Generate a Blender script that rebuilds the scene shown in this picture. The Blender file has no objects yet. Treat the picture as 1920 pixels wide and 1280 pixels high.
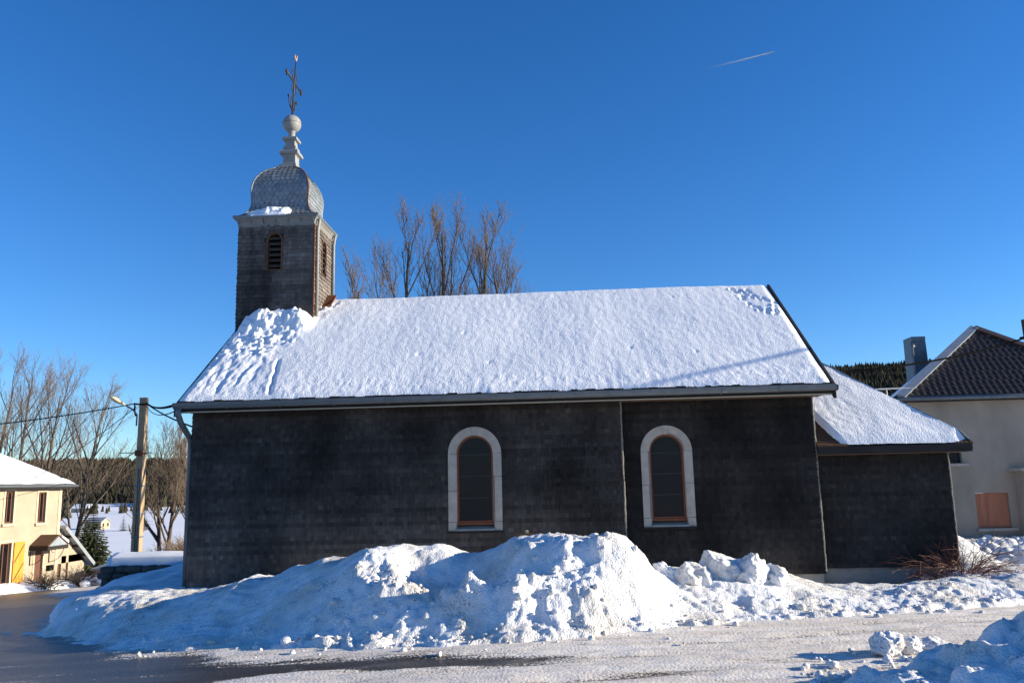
import bpy, bmesh, math, random
import numpy as np
from mathutils import Matrix, Vector

R = math.radians
SC = bpy.context.scene
COL = SC.collection
random.seed(7)
RNG = np.random.default_rng(7)

# ------------------------------------------------------------------ camera
cam_d = bpy.data.cameras.new('camera')
cam = bpy.data.objects.new('camera', cam_d)
COL.objects.link(cam)
cam_d.sensor_width = 36.0
cam_d.lens = 1550.0 / 1920.0 * 36.0
cam_d.clip_start = 0.1
cam_d.clip_end = 30000.0
_p, _r, _y = R(9.64), R(1.34), R(3.19)
_f = Vector((-math.sin(_y) * math.cos(_p), math.cos(_y) * math.cos(_p), math.sin(_p)))
_rt = Vector((math.cos(_y), math.sin(_y), 0.0))
_up = _rt.cross(_f)
_r2 = _rt * math.cos(_r) - _up * math.sin(_r)
_u2 = _rt * math.sin(_r) + _up * math.cos(_r)
cam.matrix_world = Matrix(((_r2.x, _u2.x, -_f.x, 0), (_r2.y, _u2.y, -_f.y, 0), (_r2.z, _u2.z, -_f.z, 1.75), (0, 0, 0, 1)))
SC.camera = cam

# ------------------------------------------------------------------ sky, sun, exposure
SUN_EL, SUN_AZ = R(14.0), R(1.5)          # azimuth measured from +X towards +Y
sun_dir = Vector((math.cos(SUN_EL) * math.cos(SUN_AZ), math.cos(SUN_EL) * math.sin(SUN_AZ), math.sin(SUN_EL)))
W = bpy.data.worlds.new('World')
SC.world = W
W.use_nodes = True
nt = W.node_tree
nt.nodes.clear()
sky = nt.nodes.new('ShaderNodeTexSky')
sky.sky_type = 'NISHITA'
sky.sun_disc = False
sky.sun_elevation = SUN_EL
sky.sun_rotation = math.pi / 2 - SUN_AZ     # rotation is clockwise from +Y
sky.altitude = 1100
sky.air_density = 1.0
sky.dust_density = 0.0
sky.ozone_density = 3.0
bg = nt.nodes.new('ShaderNodeBackground')
bg.inputs['Strength'].default_value = 0.092
wo = nt.nodes.new('ShaderNodeOutputWorld')
hsv = nt.nodes.new('ShaderNodeHueSaturation')
hsv.inputs['Saturation'].default_value = 1.24
hsv.inputs['Hue'].default_value = 0.503
nt.links.new(sky.outputs[0], hsv.inputs['Color'])
tint = nt.nodes.new('ShaderNodeVectorMath')        # camera white balance of the photograph
tint.operation = 'MULTIPLY'
tint.inputs[1].default_value = (0.79, 0.92, 1.11)
nt.links.new(hsv.outputs[0], tint.inputs[0])
nt.links.new(tint.outputs[0], bg.inputs[0])
nt.links.new(bg.outputs[0], wo.inputs[0])
sl = bpy.data.lights.new('sun', 'SUN')
sl.energy = 5.0
sl.angle = R(0.53)
sl.color = (1.0, 0.895, 0.70)
so = bpy.data.objects.new('sun', sl)
COL.objects.link(so)
so.rotation_euler = sun_dir.to_track_quat('Z', 'Y').to_euler()
so.location = (30, 0, 20)
vs = SC.view_settings
vs.view_transform = 'Standard'
vs.look = 'None'
vs.exposure = 1.0
vs.gamma = 1.0
vs.use_curve_mapping = False
SC.cycles.max_bounces = 6
SC.cycles.diffuse_bounces = 3
SC.cycles.transparent_max_bounces = 8
SC.cycles.use_denoising = True

# ------------------------------------------------------------------ noise
_perm = RNG.permutation(256).astype(np.int64)
_perm = np.concatenate([_perm, _perm, _perm])
_g3 = RNG.normal(size=(256, 3))
_g3 /= np.linalg.norm(_g3, axis=1)[:, None]


def noise3(x, y, z):
    x, y, z = np.broadcast_arrays(np.asarray(x, float), np.asarray(y, float), np.asarray(z, float))
    xi, yi, zi = np.floor(x).astype(np.int64), np.floor(y).astype(np.int64), np.floor(z).astype(np.int64)
    xf, yf, zf = x - xi, y - yi, z - zi
    u, v, w = (t * t * t * (t * (t * 6 - 15) + 10) for t in (xf, yf, zf))

    def h(i, j, k):
        return _g3[_perm[_perm[_perm[(xi + i) & 255] + ((yi + j) & 255)] + ((zi + k) & 255)]]

    def d(i, j, k):
        g = h(i, j, k)
        return g[..., 0] * (xf - i) + g[..., 1] * (yf - j) + g[..., 2] * (zf - k)
    a = d(0, 0, 0) * (1 - u) + d(1, 0, 0) * u
    b = d(0, 1, 0) * (1 - u) + d(1, 1, 0) * u
    c = d(0, 0, 1) * (1 - u) + d(1, 0, 1) * u
    e = d(0, 1, 1) * (1 - u) + d(1, 1, 1) * u
    return ((a * (1 - v) + b * v) * (1 - w) + (c * (1 - v) + e * v) * w) * 1.6


def fbm(x, y, z=0.0, o=4, gain=0.5):
    s, a, f = 0.0, 1.0, 1.0
    for i in range(o):
        s = s + a * noise3(np.asarray(x) * f + i * 17.3, np.asarray(y) * f + i * 5.1, np.asarray(z) * f + i * 9.7)
        a *= gain
        f *= 2.03
    return s


def billow(x, y, z=0.0, o=3):
    s, a, f = 0.0, 1.0, 1.0
    for i in range(o):
        s = s + a * (1 - 2 * np.abs(noise3(np.asarray(x) * f + i * 13.3, np.asarray(y) * f + i * 3.1, np.asarray(z) * f + i * 7.7)))
        a *= 0.5
        f *= 2.1
    return s * 0.5


def worley(x, y, seed=0):
    x, y = np.broadcast_arrays(np.asarray(x, float), np.asarray(y, float))
    xi, yi = np.floor(x).astype(np.int64), np.floor(y).astype(np.int64)
    best = np.full(x.shape, 9.0)
    cid = np.zeros(x.shape, np.int64)
    for i in (-1, 0, 1):
        for j in (-1, 0, 1):
            h1 = _perm[_perm[(xi + i + seed) & 255] + ((yi + j) & 255)]
            h2 = _perm[h1 + 91]
            d = np.hypot(xi + i + h1 / 255.0 - x, yi + j + h2 / 255.0 - y)
            m = d < best
            best = np.where(m, d, best)
            cid = np.where(m, _perm[h2 + 7], cid)
    return best, cid / 255.0


def sstep(a, b, x):
    t = np.clip((np.asarray(x, float) - a) / (b - a), 0, 1)
    return t * t * (3 - 2 * t)


# ------------------------------------------------------------------ materials
def mat(name, col=(0.5, 0.5, 0.5), rough=0.8, spec=0.3, metal=0.0, noise=None, bump=None, attr=None, c2=None, world=False, grit=False):
    """noise=(scale, low, high[, stretch]); bump=(scale, strength, distance); attr = float attribute that scales the colour"""
    m = bpy.data.materials.new(name)
    m.use_nodes = True
    t = m.node_tree
    b = t.nodes['Principled BSDF']
    b.inputs['Roughness'].default_value = rough
    b.inputs['Specular IOR Level'].default_value = spec
    b.inputs['Metallic'].default_value = metal
    N, L = t.nodes.new, t.links.new
    rgb = N('ShaderNodeRGB')
    rgb.outputs[0].default_value = (*col, 1)
    out = rgb.outputs[0]
    tc = N('ShaderNodeTexCoord')
    co = tc.outputs['Object']
    if world:
        co = N('ShaderNodeNewGeometry').outputs['Position']
    if noise:
        src = co
        if len(noise) > 3:
            mp = N('ShaderNodeMapping')
            mp.inputs['Scale'].default_value = noise[3]
            L(co, mp.inputs[0])
            src = mp.outputs[0]
        n = N('ShaderNodeTexNoise')
        n.inputs['Scale'].default_value = noise[0]
        n.inputs['Detail'].default_value = 6
        n.inputs['Roughness'].default_value = 0.65
        L(src, n.inputs['Vector'])
        mr = N('ShaderNodeMapRange')
        mr.inputs[1].default_value = 0.25
        mr.inputs[2].default_value = 0.75
        mr.inputs[3].default_value = noise[1]
        mr.inputs[4].default_value = noise[2]
        L(n.outputs[0], mr.inputs[0])
        if c2:
            mx = N('ShaderNodeMix')
            mx.data_type = 'RGBA'
            L(mr.outputs[0], mx.inputs[0])
            L(out, mx.inputs[6])
            mx.inputs[7].default_value = (*c2, 1)
            out = mx.outputs[2]
        else:
            vm = N('ShaderNodeVectorMath')
            vm.operation = 'SCALE'
            L(out, vm.inputs[0])
            L(mr.outputs[0], vm.inputs['Scale'])
            out = vm.outputs[0]
    if attr:
        at = N('ShaderNodeAttribute')
        at.attribute_name = attr
        vm = N('ShaderNodeVectorMath')
        vm.operation = 'SCALE'
        L(out, vm.inputs[0])
        L(at.outputs['Fac'], vm.inputs['Scale'])
        out = vm.outputs[0]
    if grit:
        g1, g2 = N('ShaderNodeTexNoise'), N('ShaderNodeTexNoise')
        g1.inputs['Scale'].default_value = 42
        g2.inputs['Scale'].default_value = 1.7
        gm = N('ShaderNodeMath')
        gm.operation = 'MULTIPLY'
        for gk in (g1, g2):
            gk.inputs['Detail'].default_value = 5
            L(co, gk.inputs['Vector'])
        L(g1.outputs[0], gm.inputs[0])
        L(g2.outputs[0], gm.inputs[1])
        gr_ = N('ShaderNodeMapRange')
        gr_.inputs[1].default_value = 0.335
        gr_.inputs[2].default_value = 0.41
        gr_.inputs[4].default_value = 0.75
        L(gm.outputs[0], gr_.inputs[0])
        mx = N('ShaderNodeMix')
        mx.data_type = 'RGBA'
        L(gr_.outputs[0], mx.inputs[0])
        L(out, mx.inputs[6])
        mx.inputs[7].default_value = (0.25, 0.19, 0.13, 1)
        out = mx.outputs[2]
    L(out, b.inputs['Base Color'])
    if bump:
        n = N('ShaderNodeTexNoise')
        n.inputs['Scale'].default_value = bump[0]
        n.inputs['Detail'].default_value = 5
        L(co, n.inputs['Vector'])
        bp = N('ShaderNodeBump')
        bp.inputs['Strength'].default_value = bump[1]
        bp.inputs['Distance'].default_value = bump[2]
        L(n.outputs[0], bp.inputs['Height'])
        L(bp.outputs[0], b.inputs['Normal'])
    return m


M = {}
M['snow'] = mat('snow', (0.84, 0.85, 0.87), 0.65, 0.25, noise=(3.0, 0.94, 1.03), bump=(70, 0.55, 0.02))
M['roof_snow'] = mat('roof_snow', (0.84, 0.85, 0.87), 0.65, 0.25, noise=(2.0, 0.96, 1.02), bump=(38, 0.5, 0.03))
M['ploughed_snow'] = mat('ploughed_snow', (0.86, 0.86, 0.86), 0.7, 0.2, noise=(1.4, -0.6, 1.0), bump=(48, 0.8, 0.035), c2=(0.62, 0.55, 0.45), grit=True)
M['far_snow'] = mat('far_snow', (0.82, 0.83, 0.86), 0.8, 0.1, noise=(0.05, 0.93, 1.02))
M['shingle'] = mat('shingle', (0.056, 0.048, 0.042), 0.85, 0.2, noise=(14, 0.75, 1.25, (1, 1, 0.12)), attr='tone', bump=(60, 0.3, 0.006), world=True)
M['shingle_piece'] = mat('shingle_piece', (0.056, 0.048, 0.042), 0.85, 0.2, noise=(14, 0.75, 1.25, (1, 1, 0.12)), attr='tone', bump=(60, 0.3, 0.006), world=True)
M['sun_bead_wood'] = mat('sun_bead_wood', (0.22, 0.20, 0.17), 0.85, 0.2, noise=(20, 0.5, 1.3))  # pale tone for the added corner beads that catch the sun
M['dark_wood'] = mat('dark_wood', (0.03, 0.026, 0.024), 0.85, 0.2, noise=(9, 0.6, 1.4, (0.2, 1, 1)))
M['brown_wood'] = mat('brown_wood', (0.10, 0.055, 0.03), 0.75, 0.25, noise=(12, 0.6, 1.4, (1, 1, 0.15)))
M['soffit'] = mat('soffit', (0.16, 0.10, 0.065), 0.8, 0.2, noise=(10, 0.7, 1.3, (0.1, 1, 1)))
M['window_wood'] = mat('window_wood', (0.20, 0.058, 0.02), 0.55, 0.35, noise=(16, 0.7, 1.25, (1, 1, 0.2)))
M['limestone'] = mat('limestone', (0.45, 0.40, 0.335), 0.85, 0.2, noise=(5, 0.72, 1.15), bump=(40, 0.4, 0.006))
M['mortar'] = mat('mortar', (0.20, 0.18, 0.16), 0.95, 0.1, noise=(20, 0.7, 1.2))
M['plinth'] = mat('plinth', (0.30, 0.29, 0.26), 0.9, 0.15, noise=(3, 0.65, 1.2), bump=(30, 0.4, 0.01))
M['glass'] = mat('glass', (0.008, 0.008, 0.009), 0.10, 0.18, noise=(3, 0.6, 1.5))
M['pane_bar'] = mat('pane_bar', (0.05, 0.05, 0.05), 0.5, 0.3)
M['zinc'] = mat('zinc', (0.15, 0.17, 0.18), 0.5, 0.5, 0.35, noise=(6, 0.75, 1.2))
M['white_metal'] = mat('white_metal', (0.26, 0.262, 0.25), 0.6, 0.35, noise=(7, 0.75, 1.1), bump=(25, 0.2, 0.005))
M['scale_metal'] = mat('scale_metal', (0.25, 0.275, 0.285), 0.5, 0.45, 0.25, noise=(9, 0.6, 1.2), attr='tone')
M['cornice_metal'] = mat('cornice_metal', (0.21, 0.205, 0.185), 0.6, 0.3, noise=(7, 0.7, 1.15))
M['rust'] = mat('rust', (0.16, 0.06, 0.03), 0.85, 0.2, noise=(20, 0.6, 1.3))
M['iron'] = mat('iron', (0.03, 0.027, 0.025), 0.6, 0.4, 0.3, noise=(30, 0.6, 1.6))
M['gilt'] = mat('gilt', (0.45, 0.30, 0.16), 0.5, 0.5, 0.5, noise=(30, 0.6, 1.2))
M['bark'] = mat('bark', (0.095, 0.075, 0.058), 0.9, 0.15, noise=(6, 0.6, 1.4, (1, 1, 0.25)), bump=(25, 0.5, 0.02))
M['twig'] = mat('twig', (0.17, 0.125, 0.09), 0.85, 0.15, noise=(3, 0.7, 1.3))
M['red_twig'] = mat('red_twig', (0.17, 0.075, 0.05), 0.75, 0.25, noise=(8, 0.6, 1.4))
M['needles'] = mat('needles', (0.045, 0.055, 0.026), 0.85, 0.15, noise=(1.5, 0.6, 1.5))
M['forest'] = mat('forest', (0.032, 0.030, 0.019), 0.9, 0.1, attr='tone')
M['render_cream'] = mat('render_cream', (0.37, 0.31, 0.23), 0.9, 0.15, noise=(1.2, 0.85, 1.08), bump=(40, 0.2, 0.01))
M['render_grey'] = mat('render_grey', (0.37, 0.315, 0.25), 0.92, 0.15, noise=(0.8, 0.68, 1.15, (1, 1, 0.45)), bump=(40, 0.2, 0.01))
M['trim_cream'] = mat('trim_cream', (0.50, 0.42, 0.30), 0.85, 0.2, noise=(6, 0.85, 1.08))
M['yellow_paint'] = mat('yellow_paint', (0.62, 0.28, 0.04), 0.6, 0.3, noise=(8, 0.8, 1.1, (1, 1, 0.2)))
M['door_wood'] = mat('door_wood', (0.13, 0.055, 0.035), 0.6, 0.3, noise=(10, 0.7, 1.2, (1, 1, 0.2)))
M['board_wood'] = mat('board_wood', (0.42, 0.17, 0.10), 0.75, 0.2, noise=(7, 0.7, 1.2, (1, 1, 0.12)))
M['tile'] = mat('tile', (0.045, 0.028, 0.020), 0.45, 0.35, noise=(5, 0.7, 1.4))
M['concrete'] = mat('concrete', (0.38, 0.27, 0.16), 0.9, 0.2, noise=(5, 0.7, 1.15, (1, 1, 0.3)), bump=(40, 0.3, 0.006))
M['metal_sheet'] = mat('metal_sheet', (0.32, 0.35, 0.38), 0.5, 0.4, 0.3, noise=(4, 0.8, 1.15))
M['lamp_shell'] = mat('lamp_shell', (0.62, 0.52, 0.34), 0.5, 0.4, noise=(6, 0.85, 1.1))
M['cable'] = mat('cable', (0.010, 0.010, 0.010), 0.9, 0.0, noise=(8, 0.8, 1.2))
M['rubble'] = mat('rubble', (0.09, 0.08, 0.07), 0.9, 0.2, noise=(5, 0.5, 1.5), bump=(18, 0.6, 0.03))
M['curtain'] = mat('curtain', (0.55, 0.42, 0.40), 0.9, 0.1, noise=(6, 0.8, 1.1))

# road: wet asphalt with packed snow, mixed by the 'cover' attribute broken up with streaky noise
m = bpy.data.materials.new('road')
m.use_nodes = True
t = m.node_tree
N, L = t.nodes.new, t.links.new
b = t.nodes['Principled BSDF']
tc = N('ShaderNodeTexCoord')
mp = N('ShaderNodeMapping')
mp.inputs['Rotation'].default_value = (0, 0, R(-12))
mp.inputs['Scale'].default_value = (0.22, 2.0, 1)
L(tc.outputs['Object'], mp.inputs[0])
n1 = N('ShaderNodeTexNoise')
n1.inputs['Scale'].default_value = 2.2
n1.inputs['Detail'].default_value = 8
n1.inputs['Roughness'].default_value = 0.68
L(mp.outputs[0], n1.inputs['Vector'])
n2 = N('ShaderNodeTexNoise')
n2.inputs['Scale'].default_value = 34
n2.inputs['Detail'].default_value = 4
L(tc.outputs['Object'], n2.inputs['Vector'])
at = N('ShaderNodeAttribute')
at.attribute_name = 'cover'


def math_node(op, a, bb, clamp=False):
    k = N('ShaderNodeMath')
    k.operation = op
    k.use_clamp = clamp
    for i, v in enumerate((a, bb)):
        if isinstance(v, (int, float)):
            k.inputs[i].default_value = v
        else:
            L(v, k.inputs[i])
    return k.outputs[0]


s1 = math_node('MULTIPLY', math_node('SUBTRACT', n1.outputs[0], 0.5), 2.2)
s2 = math_node('MULTIPLY', math_node('SUBTRACT', n2.outputs[0], 0.5), 1.3)
cv = math_node('ADD', math_node('ADD', at.outputs['Fac'], s1), s2)
mr = N('ShaderNodeMapRange')
mr.inputs[1].default_value = 0.34
mr.inputs[2].default_value = 0.66
L(cv, mr.inputs[0])
mx = N('ShaderNodeMix')
mx.data_type = 'RGBA'
L(mr.outputs[0], mx.inputs[0])
n3 = N('ShaderNodeTexNoise')
n3.inputs['Scale'].default_value = 1.4
n3.inputs['Detail'].default_value = 6
L(mp.outputs[0], n3.inputs['Vector'])
ra = N('ShaderNodeValToRGB')
ra.color_ramp.elements[0].position = 0.3
ra.color_ramp.elements[0].color = (0.034, 0.029, 0.024, 1)
ra.color_ramp.elements[1].position = 0.75
ra.color_ramp.elements[1].color = (0.095, 0.078, 0.060, 1)
L(n3.outputs[0], ra.inputs[0])
rs = N('ShaderNodeValToRGB')
rs.color_ramp.elements[0].position = 0.3
rs.color_ramp.elements[0].color = (0.62, 0.53, 0.43, 1)
rs.color_ramp.elements[1].position = 0.68
rs.color_ramp.elements[1].color = (0.86, 0.81, 0.74, 1)
L(n1.outputs[0], rs.inputs[0])
L(ra.outputs[0], mx.inputs[6])
L(rs.outputs[0], mx.inputs[7])
L(mx.outputs[2], b.inputs['Base Color'])
rr = N('ShaderNodeMapRange')
rr.inputs[3].default_value = 0.4
rr.inputs[4].default_value = 0.8
L(mr.outputs[0], rr.inputs[0])
L(rr.outputs[0], b.inputs['Roughness'])
bp = N('ShaderNodeBump')
bp.inputs['Strength'].default_value = 0.5
bp.inputs['Distance'].default_value = 0.02
L(math_node('ADD', math_node('MULTIPLY', mr.outputs[0], 0.8), n2.outputs[0]), bp.inputs['Height'])
L(bp.outputs[0], b.inputs['Normal'])
M['road'] = m

# contrail: thin ice cloud, densest behind the aircraft and thinning along its length
m = bpy.data.materials.new('contrail')
m.use_nodes = True
t = m.node_tree
N, L = t.nodes.new, t.links.new
b = t.nodes['Principled BSDF']
b.inputs['Base Color'].default_value = (0.9, 0.92, 0.95, 1)
b.inputs['Roughness'].default_value = 1
at = N('ShaderNodeAttribute')
at.attribute_name = 'trail'
L(at.outputs['Fac'], b.inputs['Alpha'])
M['contrail'] = m


# ------------------------------------------------------------------ builders
def root_loc(o):
    while o.parent:
        o = o.parent
    return Vector(o.location)


def link(name, me, mt, parent=None):
    o = bpy.data.objects.new(name, me)
    COL.objects.link(o)
    if mt is not None and not me.materials:
        me.materials.append(M[mt])
    if parent:
        o.parent = parent
    return o


def empty(name, loc, label, cat, group=None):
    o = bpy.data.objects.new(name, None)
    COL.objects.link(o)
    o.location = loc
    o.empty_display_size = 0.3
    return tag(o, label, cat, group)


def tag(o, label=None, cat=None, group=None, kind=None):
    if label: o['label'] = label
    if cat: o['category'] = cat
    if group: o['group'] = group
    if kind: o['kind'] = kind
    return o


def mesh_np(name, V, Q, mt, parent=None, smooth=False, attrs=None, tris=False):
    """V (n,3) world coordinates; Q (m,4) or (m,3)"""
    V = np.asarray(V, np.float32)
    Q = np.asarray(Q, np.int32)
    if parent is not None:
        V = V - np.array(root_loc(parent), np.float32)
    me = bpy.data.meshes.new(name)
    k = Q.shape[1]
    me.vertices.add(len(V))
    me.vertices.foreach_set('co', V.ravel())
    me.loops.add(Q.size)
    me.loops.foreach_set('vertex_index', Q.ravel())
    me.polygons.add(len(Q))
    me.polygons.foreach_set('loop_start', np.arange(0, Q.size, k, dtype=np.int32))
    me.polygons.foreach_set('loop_total', np.full(len(Q), k, np.int32))
    me.polygons.foreach_set('use_smooth', np.full(len(Q), bool(smooth)))
    if attrs:
        for an, av in attrs.items():
            a = me.attributes.new(an, 'FLOAT', 'POINT')
            a.data.foreach_set('value', np.asarray(av, np.float32).ravel())
    me.update(calc_edges=True)
    me.validate()
    return link(name, me, mt, parent)


class MB:
    """collects shapes into one mesh"""

    def __init__(s):
        s.v, s.f = [], []

    def add(s, vs_, fs):
        o = len(s.v)
        s.v += [tuple(map(float, q)) for q in vs_]
        s.f += [tuple(i + o for i in q) for q in fs]
        return s

    def box(s, x0, x1, y0, y1, z0, z1):
        return s.add([(x0, y0, z0), (x1, y0, z0), (x1, y1, z0), (x0, y1, z0), (x0, y0, z1), (x1, y0, z1), (x1, y1, z1), (x0, y1, z1)],
                     [(3, 2, 1, 0), (4, 5, 6, 7), (0, 1, 5, 4), (1, 2, 6, 5), (2, 3, 7, 6), (3, 0, 4, 7)])

    def hexa(s, p8):
        return s.add(p8, [(3, 2, 1, 0), (4, 5, 6, 7), (0, 1, 5, 4), (1, 2, 6, 5), (2, 3, 7, 6), (3, 0, 4, 7)])

    def bar(s, a, b_, w, h, up=(0, 0, 1)):
        a, b_ = Vector(a), Vector(b_)
        d = (b_ - a).normalized()
        r = d.cross(Vector(up))
        if r.length < 1e-4:
            r = d.cross(Vector((1, 0, 0)))
        r.normalize()
        u = r.cross(d)
        r, u = r * w / 2, u * h / 2
        return s.hexa([a - r - u, a + r - u, b_ + r - u, b_ - r - u, a - r + u, a + r + u, b_ + r + u, b_ - r + u])

    def tube(s, pts, rad, n=6, cap=True):
        pts = [Vector(q) for q in pts]
        if not hasattr(rad, '__len__'):
            rad = [rad] * len(pts)
        o = len(s.v)
        pr = None
        for i, q in enumerate(pts):
            d = (pts[min(i + 1, len(pts) - 1)] - pts[max(i - 1, 0)])
            if d.length < 1e-9:
                d = Vector((0, 0, 1))
            d.normalize()
            if pr is None:
                r = d.orthogonal().normalized()
            else:
                r = (pr - d * pr.dot(d))
                r = r.normalized() if r.length > 1e-6 else d.orthogonal().normalized()
            pr = r
            u = d.cross(r)
            for k in range(n):
                a = 2 * math.pi * k / n
                s.v.append(tuple(q + (r * math.cos(a) + u * math.sin(a)) * rad[i]))
        for i in range(len(pts) - 1):
            for k in range(n):
                a, c = o + i * n + k, o + i * n + (k + 1) % n
                s.f.append((a, c, c + n, a + n))
        if cap:
            s.f.append(tuple(o + k for k in range(n))[::-1])
            e = o + (len(pts) - 1) * n
            s.f.append(tuple(e + k for k in range(n)))
        return s

    def loft_square(s, cx, cy, prof, ky=1.0, cap=True):
        o = len(s.v)
        for h, z in prof:
            for sx, sy in ((-1, -1), (1, -1), (1, 1), (-1, 1)):
                s.v.append((cx + sx * h, cy + sy * h * ky, z))
        for i in range(len(prof) - 1):
            for k in range(4):
                a, c = o + i * 4 + k, o + i * 4 + (k + 1) % 4
                s.f.append((a, c, c + 4, a + 4))
        if cap:
            s.f.append((o + 3, o + 2, o + 1, o))
            e = o + (len(prof) - 1) * 4
            s.f.append((e, e + 1, e + 2, e + 3))
        return s

    def lathe(s, cx, cy, prof, n=20):
        o = len(s.v)
        for r, z in prof:
            for k in range(n):
                a = 2 * math.pi * k / n
                s.v.append((cx + r * math.cos(a), cy + r * math.sin(a), z))
        for i in range(len(prof) - 1):
            for k in range(n):
                a, c = o + i * n + k, o + i * n + (k + 1) % n
                s.f.append((a, c, c + n, a + n))
        return s

    def prism(s, poly, d):
        """poly: 3D points of a planar outline, extruded along vector d"""
        n = len(poly)
        d = Vector(d)
        s.add([Vector(q) for q in poly] + [Vector(q) + d for q in poly],
              [tuple(range(n))[::-1], tuple(range(n, 2 * n))] + [(i, (i + 1) % n, (i + 1) % n + n, i + n) for i in range(n)])
        return s

    def build(s, name, mt, parent=None, smooth=False):
        me = bpy.data.meshes.new(name)
        off = root_loc(parent) if parent is not None else Vector((0, 0, 0))
        me.from_pydata([tuple(Vector(q) - off) for q in s.v], [], s.f)
        bm = bmesh.new()
        bm.from_mesh(me)
        bmesh.ops.recalc_face_normals(bm, faces=bm.faces)
        bm.to_mesh(me)
        bm.free()
        if smooth:
            for p in me.polygons:
                p.use_smooth = True
        me.update()
        return link(name, me, mt, parent)


def grid(xs, ys):
    X, Y = np.meshgrid(xs, ys, indexing='ij')
    nx, ny = X.shape
    i = np.arange(nx * ny).reshape(nx, ny)
    Q = np.stack([i[:-1, :-1], i[1:, :-1], i[1:, 1:], i[:-1, 1:]], -1).reshape(-1, 4)
    return X, Y, Q


def normals_of(V, nx, ny):
    P = V.reshape(nx, ny, 3)
    n = np.cross(np.gradient(P, axis=0), np.gradient(P, axis=1))
    n /= np.linalg.norm(n, axis=2)[..., None] + 1e-12
    return n.reshape(-1, 3)


_ico = {}


def ico(sub):
    if sub not in _ico:
        bm = bmesh.new()
        bmesh.ops.create_icosphere(bm, subdivisions=sub, radius=1)
        bm.verts.ensure_lookup_table()
        _ico[sub] = (np.array([v.co[:] for v in bm.verts]), np.array([[v.index for v in f.verts] for f in bm.faces]))
        bm.free()
    return _ico[sub]


def chunk(c, s, seed, sub=3, rough=0.18, cuts=5):
    """a broken lump of snow: sphere cut by random planes, then roughened"""
    V, F = ico(sub)
    rg = np.random.default_rng(seed)
    P = V.copy()
    for _ in range(cuts):
        n = rg.normal(size=3)
        n /= np.linalg.norm(n)
        d = P @ n
        k = rg.uniform(0.55, 0.85)
        P = P - np.where(d > k, (d - k) * 0.85, 0)[:, None] * n
    o = seed * 3.17
    P = P * (1 + rough * fbm(V[:, 0] * 1.7 + o, V[:, 1] * 1.7, V[:, 2] * 1.7, 4)[:, None])
    return P * np.asarray(s) + np.asarray(c), F


# ------------------------------------------------------------------ terrain
def G(x, y):
    x, y = np.asarray(x, float), np.asarray(y, float)
    sp = lambda q: np.log1p(np.exp(np.clip(q, -30, 30) * 1.2)) / 1.2 * (q < 25) + q * (q >= 25)
    near = -0.05 * sp(-x - 1) - 0.0225 * sp(y - 12) - 0.0375 * sp(y - 12) * sstep(5, 10, -x)
    near = np.maximum(near, -7)
    r = np.hypot(x, y)
    th = np.arctan2(x, y)
    Lp = np.interp(r, [0, 60, 120, 200, 300, 500, 1000, 1120, 1800, 2000, 4000], [0, -5.5, -12, -15, -14, -11, -19, -12, 48, 50, 30])
    Rp = np.interp(r, [0, 60, 300, 700, 1800, 2100, 4000], [0, -2, 0, 30, 203, 206, 120])
    w = sstep(0.05, 0.3, th) * (1 - sstep(1.2, 1.6, th))
    far = Lp * (1 - w) + Rp * w
    far = far + sstep(1000, 1700, r) * 7 * fbm(x / 300, y / 300, 3.3, 3)
    k = sstep(45, 85, r)
    return near * (1 - k) + far * k


def graded(lim, fine, n):
    t = np.linspace(0, 1, n)
    a = fine * n * t + (lim - fine * n) * t ** 4
    return np.concatenate([-a[::-1], a[1:]])


ROAD = (-34.0, 14.0, 1.0, 46.0)
gx = graded(3500, 0.5, 170)
X, Y, Q = grid(gx, gx + 15)
Z = G(X, Y) + 0.02 * fbm(X * 0.7, Y * 0.7, 0, 3)
Z -= 0.28 * sstep(0, 1.5, np.minimum(np.minimum(X - ROAD[0], ROAD[1] - X), np.minimum(Y - ROAD[2], ROAD[3] - Y)))
o = mesh_np('ground', np.stack([X, Y, Z], -1).reshape(-1, 3), Q, 'far_snow', smooth=True)
tag(o, 'snow covered ground running out to the hills', kind='structure')

# road sheet
EDGE = np.array([(-3.0, 3.0), (-3.2, 8.9), (-5.2, 10.4), (-6.9, 11.7), (-9.3, 15.0), (-12.5, 20.5), (-16, 27), (-20, 32), (-26, 44)])


def left_of_edge(x, y):
    return np.interp(y, EDGE[:, 1], EDGE[:, 0]) - x     # > 0 on the bare asphalt side


xs = np.concatenate([np.arange(-34, -9, 0.3), np.arange(-9, 9, 0.045), np.arange(9, 14.01, 0.2)])
ys = np.concatenate([np.arange(1, 6, 0.2), np.arange(6, 12.8, 0.045), np.arange(12.8, 46.01, 0.25)])
X, Y, Q = grid(xs, ys)
nx, ny = X.shape
e = left_of_edge(X, Y)
cover = 1 - sstep(-0.5, 0.6, e + 0.5 * fbm(X * 0.8, Y * 0.8, 1, 3))
ang = R(12)
U, Vv = X * math.cos(ang) + Y * math.sin(ang), -X * math.sin(ang) + Y * math.cos(ang)
tracks = 0.0
tongue = np.exp(-((Y - 8.6 + 0.12 * X) / 0.30) ** 2) * (1 - sstep(-0.9, 0.6, X)) * sstep(-4.5, -3, X)
cover = cover - 0.95 * tongue
for y0_, wd_, am_ in ((8.95, .10, .34), (8.55, .08, .24), (7.75, .12, .34), (7.25, .10, .28), (9.35, .07, .2), (6.6, .1, .3)):
    dd_ = Y - (y0_ + 0.26 * X + 0.012 * X * X) - 0.05 * noise3(X * 0.5, y0_, 3.0)
    trk = np.exp(-(dd_ / wd_) ** 2) * np.clip(0.6 + 0.9 * noise3(X * 0.9, y0_ * 3, 1.0), 0, 1)
    cover = cover - am_ * trk
    tracks = tracks + 0.02 * trk
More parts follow.
